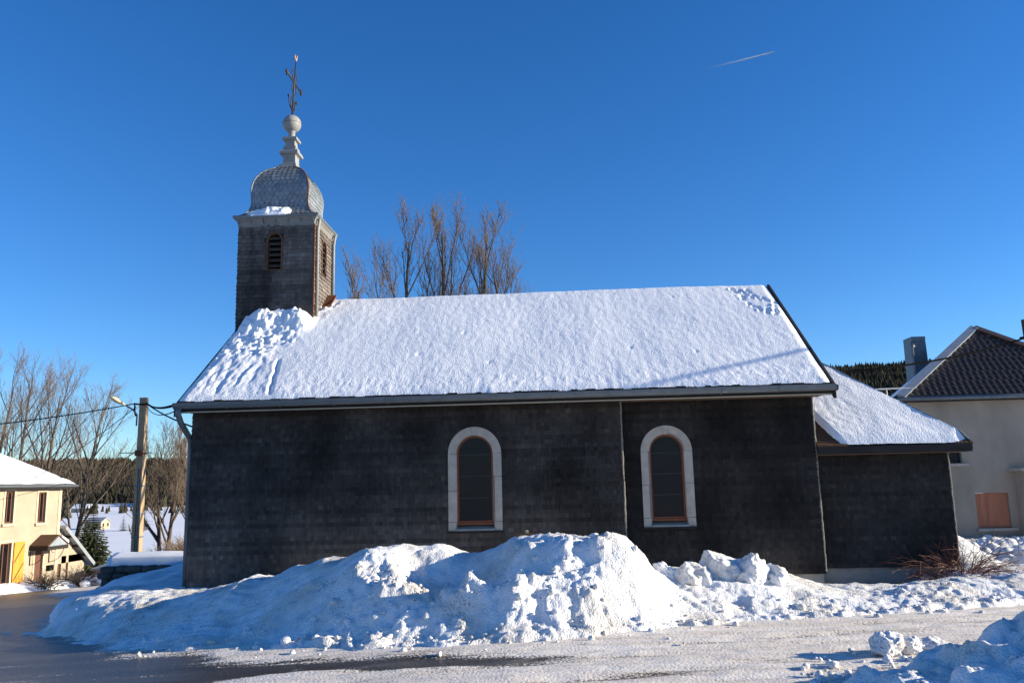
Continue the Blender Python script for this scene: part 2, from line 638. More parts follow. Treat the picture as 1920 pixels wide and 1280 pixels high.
cover = np.clip(cover, 0, 1)
cover = 0.02 + cover * 0.9
ruts = 0.012 * fbm(U * 0.5, Vv * 3.2, 2, 4) + 0.008 * fbm(U * 3, Vv * 9, 2, 3)
Z = G(X, Y) + np.where(cover > 0.3, ruts, ruts * 0.15) + 0.018 * sstep(0.2, 0.7, cover) - tracks
Z -= 0.5 * (1 - sstep(0, 1.2, np.minimum(np.minimum(X - ROAD[0], ROAD[1] - X), np.minimum(Y - ROAD[2], ROAD[3] - Y))))
V = np.stack([X, Y, Z], -1).reshape(-1, 3)
cen = V[Q].mean(1)
keep = ~((cen[:, 0] > -6.0) & (cen[:, 1] > 14.3) & (cen[:, 0] < 6.2) & (cen[:, 1] < 20))
o = mesh_np('road', V, Q[keep], 'road', smooth=True, attrs={'cover': cover})
tag(o, 'road of packed snow with wet bare asphalt on the left', kind='structure')

# ------------------------------------------------------------------ ploughed snow bank along the church
CR = np.array([(-9.6, 14.2, -1.1), (-8.7, 13.9, -.70), (-8.35, 13.7, -0.42), (-8.05, 13.5, -0.04), (-7.75, 13.4, 0.15), (-7.33, 13.3, 0.14), (-5.88, 13.0, 0.13), (-5.38, 12.8, 0.23), (-4.88, 12.6, 0.35), (-4.69, 12.5, 0.46), (-4.41, 12.4, 0.43), (-3.9, 12.3, 0.6), (-3.24, 12.2, 0.73), (-2.92, 12.2, 0.76), (-2.28, 12.1, 0.91), (-1.82, 12.1, 0.89), (-1.34, 12.0, 0.78), (-0.96, 11.9, 0.86), (-0.72, 11.8, 0.98), (-0.42, 11.6, 1.02), (0.02, 11.3, 1.02), (0.37, 11.2, 1.03), (0.72, 11.3, 0.96), (1.01, 11.5, 0.78), (1.19, 11.8, 0.55), (1.5, 12.1, 0.36), (1.82, 12.3, 0.33), (2.12, 12.3, 0.36), (2.57, 12.3, 0.36), (2.89, 12.4, 0.32), (3.14, 12.5, 0.31), (3.39, 12.6, 0.26), (4.02, 12.7, 0.15), (4.55, 12.7, 0.17), (4.93, 12.7, 0.16), (5.38, 12.7, 0.2), (5.73, 12.8, 0.22), (6.23, 12.9, 0.2), (6.74, 13.0, 0.21), (8, 13.4, 0.25), (11, 14.2, 0.3)])
FT = np.array([(-9.6, 13.9), (-8.5, 13.2), (-7.9, 12.6), (-7.3, 12.1), (-6.84, 11.65), (-6.04, 11.03), (-5.3, 10.5), (-4.5, 10.4), (-3.8, 10.3), (-2.2, 9.75), (-1, 9.65), (.2, 9.9), (1.5, 10.5), (2.9, 10.95), (4.3, 11.2), (6.05, 11.75), (8, 12.3), (11, 13.2)])


def bank(X, Y):
    yc = np.interp(X, CR[:, 0], CR[:, 1])
    zc = np.interp(X, CR[:, 0], CR[:, 2])
    yf = np.interp(X, FT[:, 0], FT[:, 1]) + 0.10 * fbm(X * 1.6, 3.0, 0.0, 3)
    v = (yc - Y) / (yc - yf)
    hump = np.exp(-((X - 0.3) / 0.95) ** 2)
    a = 1.35 - 0.25 * hump
    front = np.cos(np.clip(v, 0, 1) * math.pi / 2) ** a
    back = 1 - 0.75 * sstep(0, 1.8, Y - yc) * sstep(0.25, 0.7, zc) - 1.3 * sstep(0.1, 0.8, Y - yc) * sstep(3.4, 4.3, X) * (1 - sstep(5.4, 6.2, X))
    P = np.where(v > 0, front, back)
    gr = G(X, Y)
    gr = gr * (1 - sstep(-2.0, 0.0, X))
    Z = gr + (zc - gr) * P
    Z = np.where(v > 1, gr - 0.35 * sstep(1.0, 1.35, v), Z)
    # shape: a hollow left of the big heap, slumped debris at its foot, spurs and a blocky overhang
    g = lambda x, y, sx, sy: np.exp(-((X - x) / sx) ** 2 - ((Y - y) / sy) ** 2)
    on = sstep(1.25, 0.8, v) if False else 1 - sstep(0.85, 1.3, v)
    Z = Z - 0.24 * g(-1.45, 11.15, 0.62, 0.42) * on
    Z = Z + 0.20 * g(-2.7, 11.1, 0.42, 0.55) * on + 0.12 * g(-2.3, 10.4, 0.8, 0.3) * on
    Z = Z + 0.24 * g(-1.1, 10.25, 0.9, 0.26) * on + 0.04 * g(0.35, 10.3, 0.6, 0.25) * on
    Z = Z + 0.22 * g(-0.45, 10.95, 0.22, 0.22) * on - 0.14 * g(0.28, 10.75, 0.16, 0.3) * on
    Z = Z + 0.10 * g(0.75, 10.95, 0.30, 0.35) * on
    Z = Z - 0.10 * g(-4.6, 11.1, 0.5, 0.5) * on + 0.06 * g(-5.6, 10.7, 0.5, 0.4) * on
    # ploughed texture
    deb = np.clip(g(-2.4, 10.6, 1.0, 0.75) + g(-0.8, 10.15, 1.6, 0.35) + g(0.2, 10.9, 0.7, 0.8) * 0.7 + g(3, 11.4, 3.0, 0.45) * 0.32 + g(5.5, 12.1, 1.5, 0.5) * 0.25, 0, 1)
    Z = Z + 0.10 * fbm(X * 0.9 + 4, Y * 0.9, 5, 3) * on * np.clip(zc + 0.3, 0, 1) * sstep(0.0, 0.35, v)
    Z = Z + (0.018 + 0.03 * deb) * fbm(X * 3.1, Y * 3.1, 7, 4) * on
    d1, c1 = worley(X * 5.5 + 0.8 * noise3(X * 2, Y * 2, 1), Y * 5.5, 3)
    d2, c2 = worley(X * 13 + 0.5 * noise3(X * 5, Y * 5, 4), Y * 13, 11)
    d0, c0 = worley(X * 2.3 + 0.6 * noise3(X * 1.3, Y * 1.3, 6), Y * 2.6, 23)
    Z = Z + np.clip(deb + 0.35 * hump, 0, 1) * on * 0.13 * c0 * (1 - sstep(0.1, 0.75, d0)) * sstep(0.05, 0.3, v)
    Z = Z + deb * on * (0.055 * c1 * (1 - sstep(0.15, 0.7, d1)) + 0.035 * c2 * (1 - sstep(0.15, 0.65, d2)))
    Z = Z + 0.022 * fbm(X * 1.1 + 0.3 * Y, Y * 8.5, 12, 3) * on * sstep(0.1, 0.3, v) * (1 - deb)
    # rounded snow caps on the crest
    Z = Z + 0.05 * np.exp(-(v / 0.25) ** 2) * noise3(X * 2.2, 1.3, 8.0) * sstep(-5.5, -4, X)
    skirt = np.exp(-((v - 1.03) / 0.10) ** 2)
    Z = Z + skirt * (0.03 + 0.06 * np.clip(billow(X * 4, Y * 5, 2, 3), 0, 1)) * sstep(-5, -4, X)
    return Z


xs = np.arange(-9.5, 9.5, 0.022)
ys = np.arange(8.7, 14.3, 0.024)
X, Y, Q = grid(xs, ys)
nx, ny = X.shape
Z = bank(X, Y) + np.minimum(0, G(X, Y)) * sstep(-6.0, -8.0, X) if False else bank(X, Y)
V = np.stack([X, Y, Z], -1).reshape(-1, 3)
n = normals_of(V, nx, ny)
dsp = 0.013 * fbm(V[:, 0] * 7, V[:, 1] * 7, V[:, 2] * 7, 4) + 0.004 * billow(V[:, 0] * 16, V[:, 1] * 16, V[:, 2] * 16, 2)
V = V + n * dsp[:, None]
far_out = (V[:, 2] - G(V[:, 0], V[:, 1]))[Q].max(1) > -0.12
o = mesh_np('snow_bank', V, Q[far_out], 'ploughed_snow', smooth=True)
tag(o, 'long ploughed snow bank heaped along the dark shingled wall', 'snow bank')
BANK_V = V.reshape(nx, ny, 3)


def bank_z(x, y):
    i = int(np.clip((x - xs0) / 0.022, 0, BANK_V.shape[0] - 1))
    j = int(np.clip((y - 8.7) / 0.024, 0, BANK_V.shape[1] - 1))
    return float(BANK_V[i, j, 2])


xs0 = -9.5
# loose crumbs of snow on and in front of the bank
rg = np.random.default_rng(21)
Vs, Fs, off = [], [], 0
for i in range(520):
    k = rg.random()
    if k < 0.45:
        x, y = rg.normal(-1.6, 1.3), rg.normal(10.2, 0.45)
    elif k < 0.6:
        x, y = rg.normal(0.3, 0.6), rg.normal(10.4, 0.35)
    elif k < 0.9:
        x = rg.uniform(0.5, 7.5)
        y = np.interp(x, FT[:, 0], FT[:, 1]) + rg.normal(0.25, 0.25)
    else:
        x = rg.uniform(-5.5, -2.5)
        y = np.interp(x, FT[:, 0], FT[:, 1]) + rg.normal(0.1, 0.25)
    s = min(0.06, 0.012 * math.exp(rg.normal(0.3, 0.6)))
    z = max(bank_z(x, y), 0.015 + float(G(x, y)))
    P, F = chunk((x, y, z + s * 0.35), (s * rg.uniform(.8, 1.3), s * rg.uniform(.8, 1.3), s * rg.uniform(.6, 1)), i, 1 if s < 0.03 else 2, 0.22, 3)
    Vs.append(P)
    Fs.append(F + off)
    off += len(P)
o = mesh_np('snow_crumbs', np.concatenate(Vs), np.concatenate(Fs), 'ploughed_snow', smooth=True)
tag(o, 'loose crumbs of snow at the foot of the bank', 'snow', kind='stuff')

# big blocks of packed snow set on the bank
BLK = [((1.36, 11.9, 0.40), (0.20, 0.2, 0.21), 'small rounded snow block beside the big heap'),
       ((1.74, 11.85, 0.37), (0.25, 0.24, 0.28), 'upright snow block with a hollow under its edge, second from the big heap'),
       ((2.16, 12.05, 0.45), (0.30, 0.26, 0.29), 'tallest snow block of the row under the right hand arched window'),
       ((2.56, 12.0, 0.41), (0.28, 0.26, 0.28), 'snow block sloping down to the right below the arched window'),
       ((2.90, 12.15, 0.31), (0.22, 0.22, 0.22), 'last and lowest snow block of the row towards the annex'),
       ((4.58, 12.1, 0.10), (0.15, 0.13, 0.11), 'single small snow lump on the low bank before the annex')]
for i, (c, s, lb) in enumerate(BLK):
    P, F = chunk(c, s, 300 + i * 7, 5, 0.22, 8)
    o = mesh_np('snow_block', P, F, 'ploughed_snow', smooth=True)
    tag(o, lb, 'snow block', 'blocks of packed snow')

# heap of snow in the right foreground
FG = np.array([(1.55, -.1), (2.0, .02), (2.25, .12), (2.42, .20), (2.56, .19), (2.72, .17), (2.84, .24), (3.02, .27), (3.1, .33), (3.3, .36), (3.45, .40), (3.56, .45), (3.65, .48), (4.0, .54), (5.0, .65), (7, .7)])
xs = np.arange(1.3, 7.0, 0.022)
ys = np.arange(4.2, 9.2, 0.022)
X, Y, Q = grid(xs, ys)
nx, ny = X.shape
yc = 7.05 + 0.22 * (X - 2.5) - 0.0 * X
zc = np.interp(X, FG[:, 0], FG[:, 1])
v = (Y - yc)
prof = np.where(v > 0, np.cos(np.clip(v / (0.35 + 0.9 * np.clip(zc, 0, 1)), 0, 1) * math.pi / 2) ** 1.2, np.clip(1 - 0.25 * sstep(0, 2.2, -v), 0, 1))
Z = zc * prof - 0.12 * sstep(0.9, 1.2, v / (0.35 + 0.9 * np.clip(zc, 0, 1)))
d1, c1 = worley(X * 3.2 + 0.5 * noise3(X * 2, Y * 2, 3), Y * 3.2, 5)
d2, c2 = worley(X * 8 + 0.5 * noise3(X * 4, Y * 4, 3), Y * 8, 9)
Z = Z + sstep(-0.05, 0.12, zc) * prof * (0.09 * fbm(X * 2.2, Y * 2.2, 3, 4) + 0.08 * c1 * (1 - sstep(0.2, 0.62, d1)) + 0.035 * c2 * (1 - sstep(0.2, 0.6, d2)))
V = np.stack([X, Y, Z], -1).reshape(-1, 3)
V = V + normals_of(V, nx, ny) * (0.015 * fbm(V[:, 0] * 8, V[:, 1] * 8, V[:, 2] * 8, 4))[:, None]
keep = V[Q][:, :, 2].max(1) > -0.05
o = mesh_np('snow_heap', V, Q[keep], 'ploughed_snow', smooth=True)
tag(o, 'shaded heap of ploughed snow in the right foreground', 'snow heap')
FGB = [((3.10, 8.62, 0.10), (0.17, 0.15, 0.14), 'broken snow block lying at the road edge, tallest in front of the foreground heap'),
       ((3.33, 8.72, 0.07), (0.15, 0.14, 0.11), 'middle snow lump between the tall block and the foreground heap'),
       ((3.58, 8.8, 0.05), (0.19, 0.16, 0.09), 'flat snow lump touching the foreground heap beside the road')]
for i, (c, s, lb) in enumerate(FGB):
    P, F = chunk(c, s, 500 + i * 5, 5, 0.25, 8)
    o = mesh_np('snow_block', P, F, 'ploughed_snow', smooth=True)
    tag(o, lb, 'snow block', 'blocks of packed snow')
Vs, Fs, off = [], [], 0
for i in range(170):
    x = rg.uniform(2.0, 3.9)
    y = 7.3 + 0.3 * (x - 2) + abs(rg.normal(0, 0.5))
    s = min(0.06, 0.014 * math.exp(rg.normal(0.35, 0.6)))
    P, F = chunk((x, y, 0.02 + s * 0.3), (s, s * 1.1, s * 0.8), 900 + i, 1, 0.2, 3)
    Vs.append(P)
    Fs.append(F + off)
    off += len(P)
o = mesh_np('snow_crumbs', np.concatenate(Vs), np.concatenate(Fs), 'ploughed_snow', smooth=True)
tag(o, 'loose crumbs of snow in front of the foreground heap', 'snow', kind='stuff')

# snowy yard left of the church (terrace behind the rubble wall) and right of it
xs = np.arange(-26, -5.9, 0.09)
ys = np.arange(11.5, 40, 0.09)
X, Y, Q = grid(xs, ys)
g0 = G(X, Y) - 0.12
wall_x = -11.35
ter = 0.16 + 0.04 * fbm(X * 0.6, Y * 0.6, 4, 3) - 1.2 * sstep(21.8, 24.5, Y) + 0.08 * sstep(-10, -8, X) * sstep(21.0, 21.8, Y)
on_t = sstep(20.1, 20.45, Y) * sstep(wall_x - 0.1, wall_x + 0.3, X + 0.42 * (Y - 20)) * (1 - sstep(33, 36, Y))
ramp = np.interp(X, [-13, -11.6, -10.6, -9.4, -8.6, -6], [-1.2, -0.72, -0.42, -0.05, 0.05, 0.06])
ramp = np.minimum(ramp, 0.02 + 0.0 * Y) * sstep(13, 19, Y) + (np.interp(X, [-11, -9.0, -8.0, -6.3], [-1.2, -0.6, -0.05, 0.02])) * (1 - sstep(13, 19, Y))
ramp = ramp + 0.05 * fbm(X * 1.5, Y * 1.5, 2, 4)
d1, c1 = worley(X * 2.2, Y * 2.2, 8)
ramp = ramp + 0.07 * c1 * (1 - sstep(0.2, 0.6, d1)) * sstep(0.2, 0.6, noise3(X * 0.5, Y * 0.5, 2) + 0.4)
edge = left_of_edge(X, Y)
lowr = np.where(Y < 20.3, ramp, g0)
Z = lowr * (1 - on_t) + ter * on_t
Z = Z - 0.9 * sstep(0.0, 0.9, edge + 0.2) * (1 - on_t) - 0.7 * (1 - sstep(13.2, 14.6, Y))
V = np.stack([X, Y, Z], -1).reshape(-1, 3)
cen = V[Q].mean(1)
keep = (left_of_edge(cen[:, 0], cen[:, 1]) < 1.0) & ~((cen[:, 0] > -6.3) & (cen[:, 1] > 14.2))
o = mesh_np('yard_snow', V, Q[keep], 'snow', smooth=True)
tag(o, 'snow covered yard beside the church', kind='structure')

xs = np.arange(5.9, 20, 0.06)
ys = np.arange(12.9, 29, 0.06)
X, Y, Q = grid(xs, ys)
Z = 0.10 - 0.04 * (Y - 13) + 0.05 * fbm(X * 0.8, Y * 0.8, 6, 3)
Z = Z + 0.70 * np.exp(-((X - 6.7) / 0.75) ** 2) * sstep(13.9, 15.6, Y) * (1 - sstep(20, 22, Y))
d1, c1 = worley(X * 2.4 + 0.4 * noise3(X, Y, 2), Y * 2.4, 2)
rougher = sstep(8.2, 9.5, X) * sstep(14, 17, Y)
Z = Z + rougher * (0.22 * c1 * (1 - sstep(0.2, 0.65, d1)) + 0.12 * fbm(X * 1.5, Y * 1.5, 1, 4)) + 0.03 * fbm(X * 4, Y * 4, 9, 3)
Z = Z - 0.6 * (1 - sstep(12.9, 13.4, Y + 0.0)) - 0.0
V = np.stack([X, Y, Z], -1).reshape(-1, 3)
cen = V[Q].mean(1)
keep = ~((cen[:, 0] < 6.4) & (cen[:, 1] > 14.5))
o = mesh_np('yard_snow', V, Q[keep], 'ploughed_snow', smooth=True)
tag(o, 'rough snow between the church annex and the grey house', kind='structure')

# ------------------------------------------------------------------ church
church = empty('church', (-1.0, 17.0, 0.0), 'dark wood shingled chapel with snowy roof and small domed bell tower', 'church')

shingle_variants = []
for kw in range(6):
    for kt in range(12):
        w = 0.046 + 0.0072 * kw + 0.003
        dz = 0.078
        me = bpy.data.meshes.new('shingle')
        h = w / 2 - 0.001
        l = random.uniform(0.8, 1.15) * 0.018
        me.from_pydata([(-h, -l, 0), (h, -l, 0.001), (h, 0, 0), (-h, 0, 0), (-h, -0.003, dz), (h, -0.003, dz), (h, 0, dz), (-h, 0, dz)],
                       [], [(0, 1, 5, 4), (3, 2, 1, 0), (1, 2, 6, 5), (4, 7, 3, 0)])
        tn = 0.2 + 0.15 * kt
        me.attributes.new('tone', 'FLOAT', 'POINT').data.foreach_set('value', [tn] * 8)
        me.materials.append(M['shingle_piece'])
        shingle_variants.append((w, tn, me))


def shingles(p0, u, nrm, length, z0, z1, expo=0.072, wr=(0.048, 0.088), skip=None, tone=None, lift=0.018, wobble=0.005, seed=0, tilt_end=None):
    """rows of overlapping wedges on a wall: p0 start point (x, y), u horizontal unit dir, nrm outward normal"""
    rg = np.random.default_rng(seed)
    out = []
    z = z0
    row = 0
    while z < z1 - 0.01:
        s = -rg.uniform(0, 0.05)
        rowt = rg.uniform(0.80, 1.2)
        while s < length - 0.012:
            w = rg.uniform(*wr)
            a, c = max(s, 0), min(s + w, length)
            s += w
            if c - a < 0.012:
                continue
            mid = (a + c) / 2
            if skip and skip(mid, z + expo / 2, c - a):
                continue
            out.append((a + 0.001, c - 0.001, z + rg.uniform(-wobble, wobble), z + expo + 0.006, rg.uniform(0.7, 1.25) * lift,
                        (tone(mid, z) if tone else 1.0) * rg.lognormal(0, 0.15) * rowt))
        z += expo
        row += 1
    A = np.array(out)
    u, nrm, p0 = np.array(u, float), np.array(nrm, float), np.array(p0, float)
    n = len(A)
    V = np.zeros((n, 8, 3))
    for k, (si, zi, li) in enumerate(((0, 2, 1), (1, 2, 1), (1, 2, 0), (0, 2, 0), (0, 3, .3), (1, 3, .3), (1, 3, 0), (0, 3, 0))):
        V[:, k, :2] = p0 + A[:, si, None] * u + (A[:, 4] * li)[:, None] * nrm
        V[:, k, 2] = A[:, zi]
    base = np.array([(0, 1, 5, 4), (3, 2, 1, 0), (1, 2, 6, 5), (4, 7, 3, 0)])
    Q = (np.arange(n)[:, None, None] * 8 + base[None]).reshape(-1, 4)
    return V.reshape(-1, 3), Q, np.repeat(A[:, 5], 8), A


def arch_pts(xc, half, zs, n=14, a0=math.pi, a1=0.0):
    return [(xc + half * math.cos(a0 + (a1 - a0) * i / n), zs + half * math.sin(a0 + (a1 - a0) * i / n)) for i in range(n + 1)]


def arch_wall(mb, x0, x1, z0, z1, y, wins):
    """front sheet in the plane y with arched holes; wins: (xc, half, zbottom, zspring)"""
    cur = x0
    for xc, h, zb, zs in wins:
        mb.add([(cur, y, z0), (xc - h, y, z0), (xc - h, y, z1), (cur, y, z1)], [(0, 1, 2, 3)])
        mb.add([(xc - h, y, z0), (xc + h, y, z0), (xc + h, y, zb), (xc - h, y, zb)], [(0, 1, 2, 3)])
        ap = arch_pts(xc, h, zs)
        for (ax, az), (bx, bz) in zip(ap[:-1], ap[1:]):
            mb.add([(ax, y, az), (bx, y, bz), (bx, y, z1), (ax, y, z1)], [(0, 1, 2, 3)])
        cur = xc + h
    mb.add([(cur, y, z0), (x1, y, z0), (x1, y, z1), (cur, y, z1)], [(0, 1, 2, 3)])
    return mb


YN, YCH, YA = 14.0, 14.2, 14.42         # wall planes of nave, choir and annex
XN0, XN1, XC1, XA1 = -6.35, 1.02, 4.25, 6.476
YBK = 20.3
WIN = {'nave': (-1.455, 0.305, 1.10, 2.236, YN), 'choir': (1.77, 0.285, 1.09, 2.205, YCH)}

# wall bodies
mb = MB()
arch_wall(mb, XN0, XN1, -0.6, 3.12, YN + 0.004, [(WIN['nave'][0], 0.40, 0.98, 2.25)])
mb.add([(XN1, YN + .004, -.6), (XN1, YCH + .3, -.6), (XN1, YCH + .3, 3.12), (XN1, YN + .004, 3.12)], [(0, 1, 2, 3)])
mb.add([(XN0, YN + .004, -.6), (XN0, YBK, -.6), (XN0, YBK, 3.12), (XN0, 17.15, 5.45), (XN0, YN + .004, 3.12)], [(4, 3, 2, 1, 0)])
mb.add([(XN0, YBK, -.6), (XN1, YBK, -.6), (XN1, YBK, 3.12), (XN0, YBK, 3.12)], [(0, 1, 2, 3)])
nave = mb.build('nave_wall', 'dark_wood', church)
mb = MB()
arch_wall(mb, XN1 + .002, XC1, 0.16, 3.15, YCH + 0.004, [(WIN['choir'][0], 0.38, 0.97, 2.22)])
mb.add([(XC1, YCH + .004, .16), (XC1, YBK, .16), (XC1, YBK, 3.12), (XC1, 17.15, 5.45), (XC1, YCH + .004, 3.12)], [(0, 1, 2, 3, 4)])
mb.add([(XN1 + .002, YBK, .16), (XC1, YBK, .16), (XC1, YBK, 3.12), (XN1 + .002, YBK, 3.12)], [(0, 1, 2, 3)])
choir = mb.build('choir_wall', 'dark_wood', church)
MB().box(XN1 + .01, XC1 - .03, YCH + .035, YBK - .03, -.6, .17).build('plinth', 'plinth', church)
mb = MB()
mb.add([(XC1 + .002, YA + .004, .22), (XA1, YA + .004, .22), (XA1, YA + .004, 2.26), (XC1 + .002, YA + .004, 2.26)], [(0, 1, 2, 3)])
mb.add([(XA1, YA + .004, .22), (XA1, YBK - .4, .22), (XA1, YBK - .4, 2.26), (XA1, YA + .004, 2.26)], [(0, 1, 2, 3)])
mb.add([(XC1 + .002, YBK - .4, .22), (XA1, YBK - .4, .22), (XA1, YBK - .4, 2.26), (XC1 + .002, YBK - .4, 2.26)], [(0, 1, 2, 3)])
annex = mb.build('annex_wall', 'dark_wood', church)
MB().box(XC1 + .01, XA1 - .03, YA + .03, YBK - .45, -.6, .235).build('plinth', 'plinth', church)
# dark interior floor, so that nothing shines through the panes
MB().box(XN0 + .05, XC1 - .05, YN + .45, YBK - .05, .0, .02).build('floor_slab', 'plinth', church)


def in_surround(wk, gx_):
    xc, h, zb, zs, _ = WIN[wk]

    def f(s, z, w):
        x = gx_ + s
        H = h + 0.13
        if zb - 0.14 < z < zs:
            return abs(x - xc) < H - 0.02
        return z >= zs and math.hypot(x - xc, z - zs) < H - 0.03
    return f


def stain(scale, seed, lo, hi):
    return lambda s, z: float(np.clip(1.0 + 0.75 * fbm(s * scale + seed, z * scale * 0.8, seed, 3), lo, hi))


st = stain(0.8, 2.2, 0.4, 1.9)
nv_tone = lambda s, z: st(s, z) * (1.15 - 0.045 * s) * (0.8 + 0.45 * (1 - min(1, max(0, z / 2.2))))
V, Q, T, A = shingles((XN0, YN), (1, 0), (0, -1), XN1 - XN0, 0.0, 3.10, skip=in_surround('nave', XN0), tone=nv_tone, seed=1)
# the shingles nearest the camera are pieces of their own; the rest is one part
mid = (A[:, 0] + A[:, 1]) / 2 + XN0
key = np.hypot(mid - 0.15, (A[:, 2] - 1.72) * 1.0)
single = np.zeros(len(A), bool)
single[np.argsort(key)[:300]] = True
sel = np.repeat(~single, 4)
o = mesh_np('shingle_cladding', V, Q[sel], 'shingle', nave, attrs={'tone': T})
tag(o, 'weathered grey shingles', kind='stuff')
loc0 = root_loc(church)
for i in np.nonzero(single)[0]:
    w = A[i, 1] - A[i, 0]
    k = int(np.argmin([abs(vw - w) * 30 + abs(vt - A[i, 5]) for vw, vt, _ in shingle_variants]))
    so_ = bpy.data.objects.new('shingle', shingle_variants[k][2])
    COL.objects.link(so_)
    so_.parent = nave
    so_.location = Vector((mid[i], YN, A[i, 2])) - loc0

# choir, annex, step returns and gables
ch_tone = lambda s, z: 0.5 * st(s + 9, z) * (1.0 + 0.5 * (z < 1.0) * 0.5)
an_tone = lambda s, z: 0.5 * st(s + 15, z + 3)


def clad(parent, *a, **k):
    V, Q, T, A = shingles(*a, **k)
    o = mesh_np('shingle_cladding', V, Q, 'shingle', parent, attrs={'tone': T})
    return tag(o, kind='stuff')


clad(choir, (XN1 + .02, YCH), (1, 0), (0, -1), XC1 - XN1 - .02, 0.17, 3.13, skip=in_surround('choir', XN1 + .02), tone=ch_tone, seed=2)
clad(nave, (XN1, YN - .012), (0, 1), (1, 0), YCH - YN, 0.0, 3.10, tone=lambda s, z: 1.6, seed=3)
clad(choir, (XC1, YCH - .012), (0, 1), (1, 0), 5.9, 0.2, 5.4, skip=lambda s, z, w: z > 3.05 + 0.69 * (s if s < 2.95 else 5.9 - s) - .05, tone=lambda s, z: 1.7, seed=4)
clad(annex, (XC1 + .02, YA), (1, 0), (0, -1), XA1 - XC1 - .02, 0.225, 2.22, tone=an_tone, seed=5)
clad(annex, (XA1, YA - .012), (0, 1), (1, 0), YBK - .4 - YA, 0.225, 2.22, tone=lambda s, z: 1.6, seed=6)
clad(nave, (XN0, YBK), (0, -1), (-1, 0), YBK - YN, 0.0, 5.4, skip=lambda s, z, w: z > 3.05 + 0.69 * (s if s < 3.15 else 6.3 - s) - .05, tone=lambda s, z: 1.0, seed=7)


for xc_, yc_, z0_, z1_, pr in ((XN1 + .004, YN + .0, .0, 3.08, nave), (XC1 + .004, YCH + .0, .2, 3.08, choir), (XA1 + .004, YA + .0, .23, 2.2, annex)):  # round beads added so the wall corners show a thin sunlit line
    q = MB()
    kk = int((z1_ - z0_) / .075)
    q.tube([(xc_ + random.uniform(-.004, .004), yc_ + random.uniform(-.004, .004), z0_ + (z1_ - z0_) * i / kk) for i in range(kk + 1)], [.017 + random.uniform(-.003, .004) for i in range(kk + 1)], 8)
    q.build('corner_strip', 'sun_bead_wood', pr)

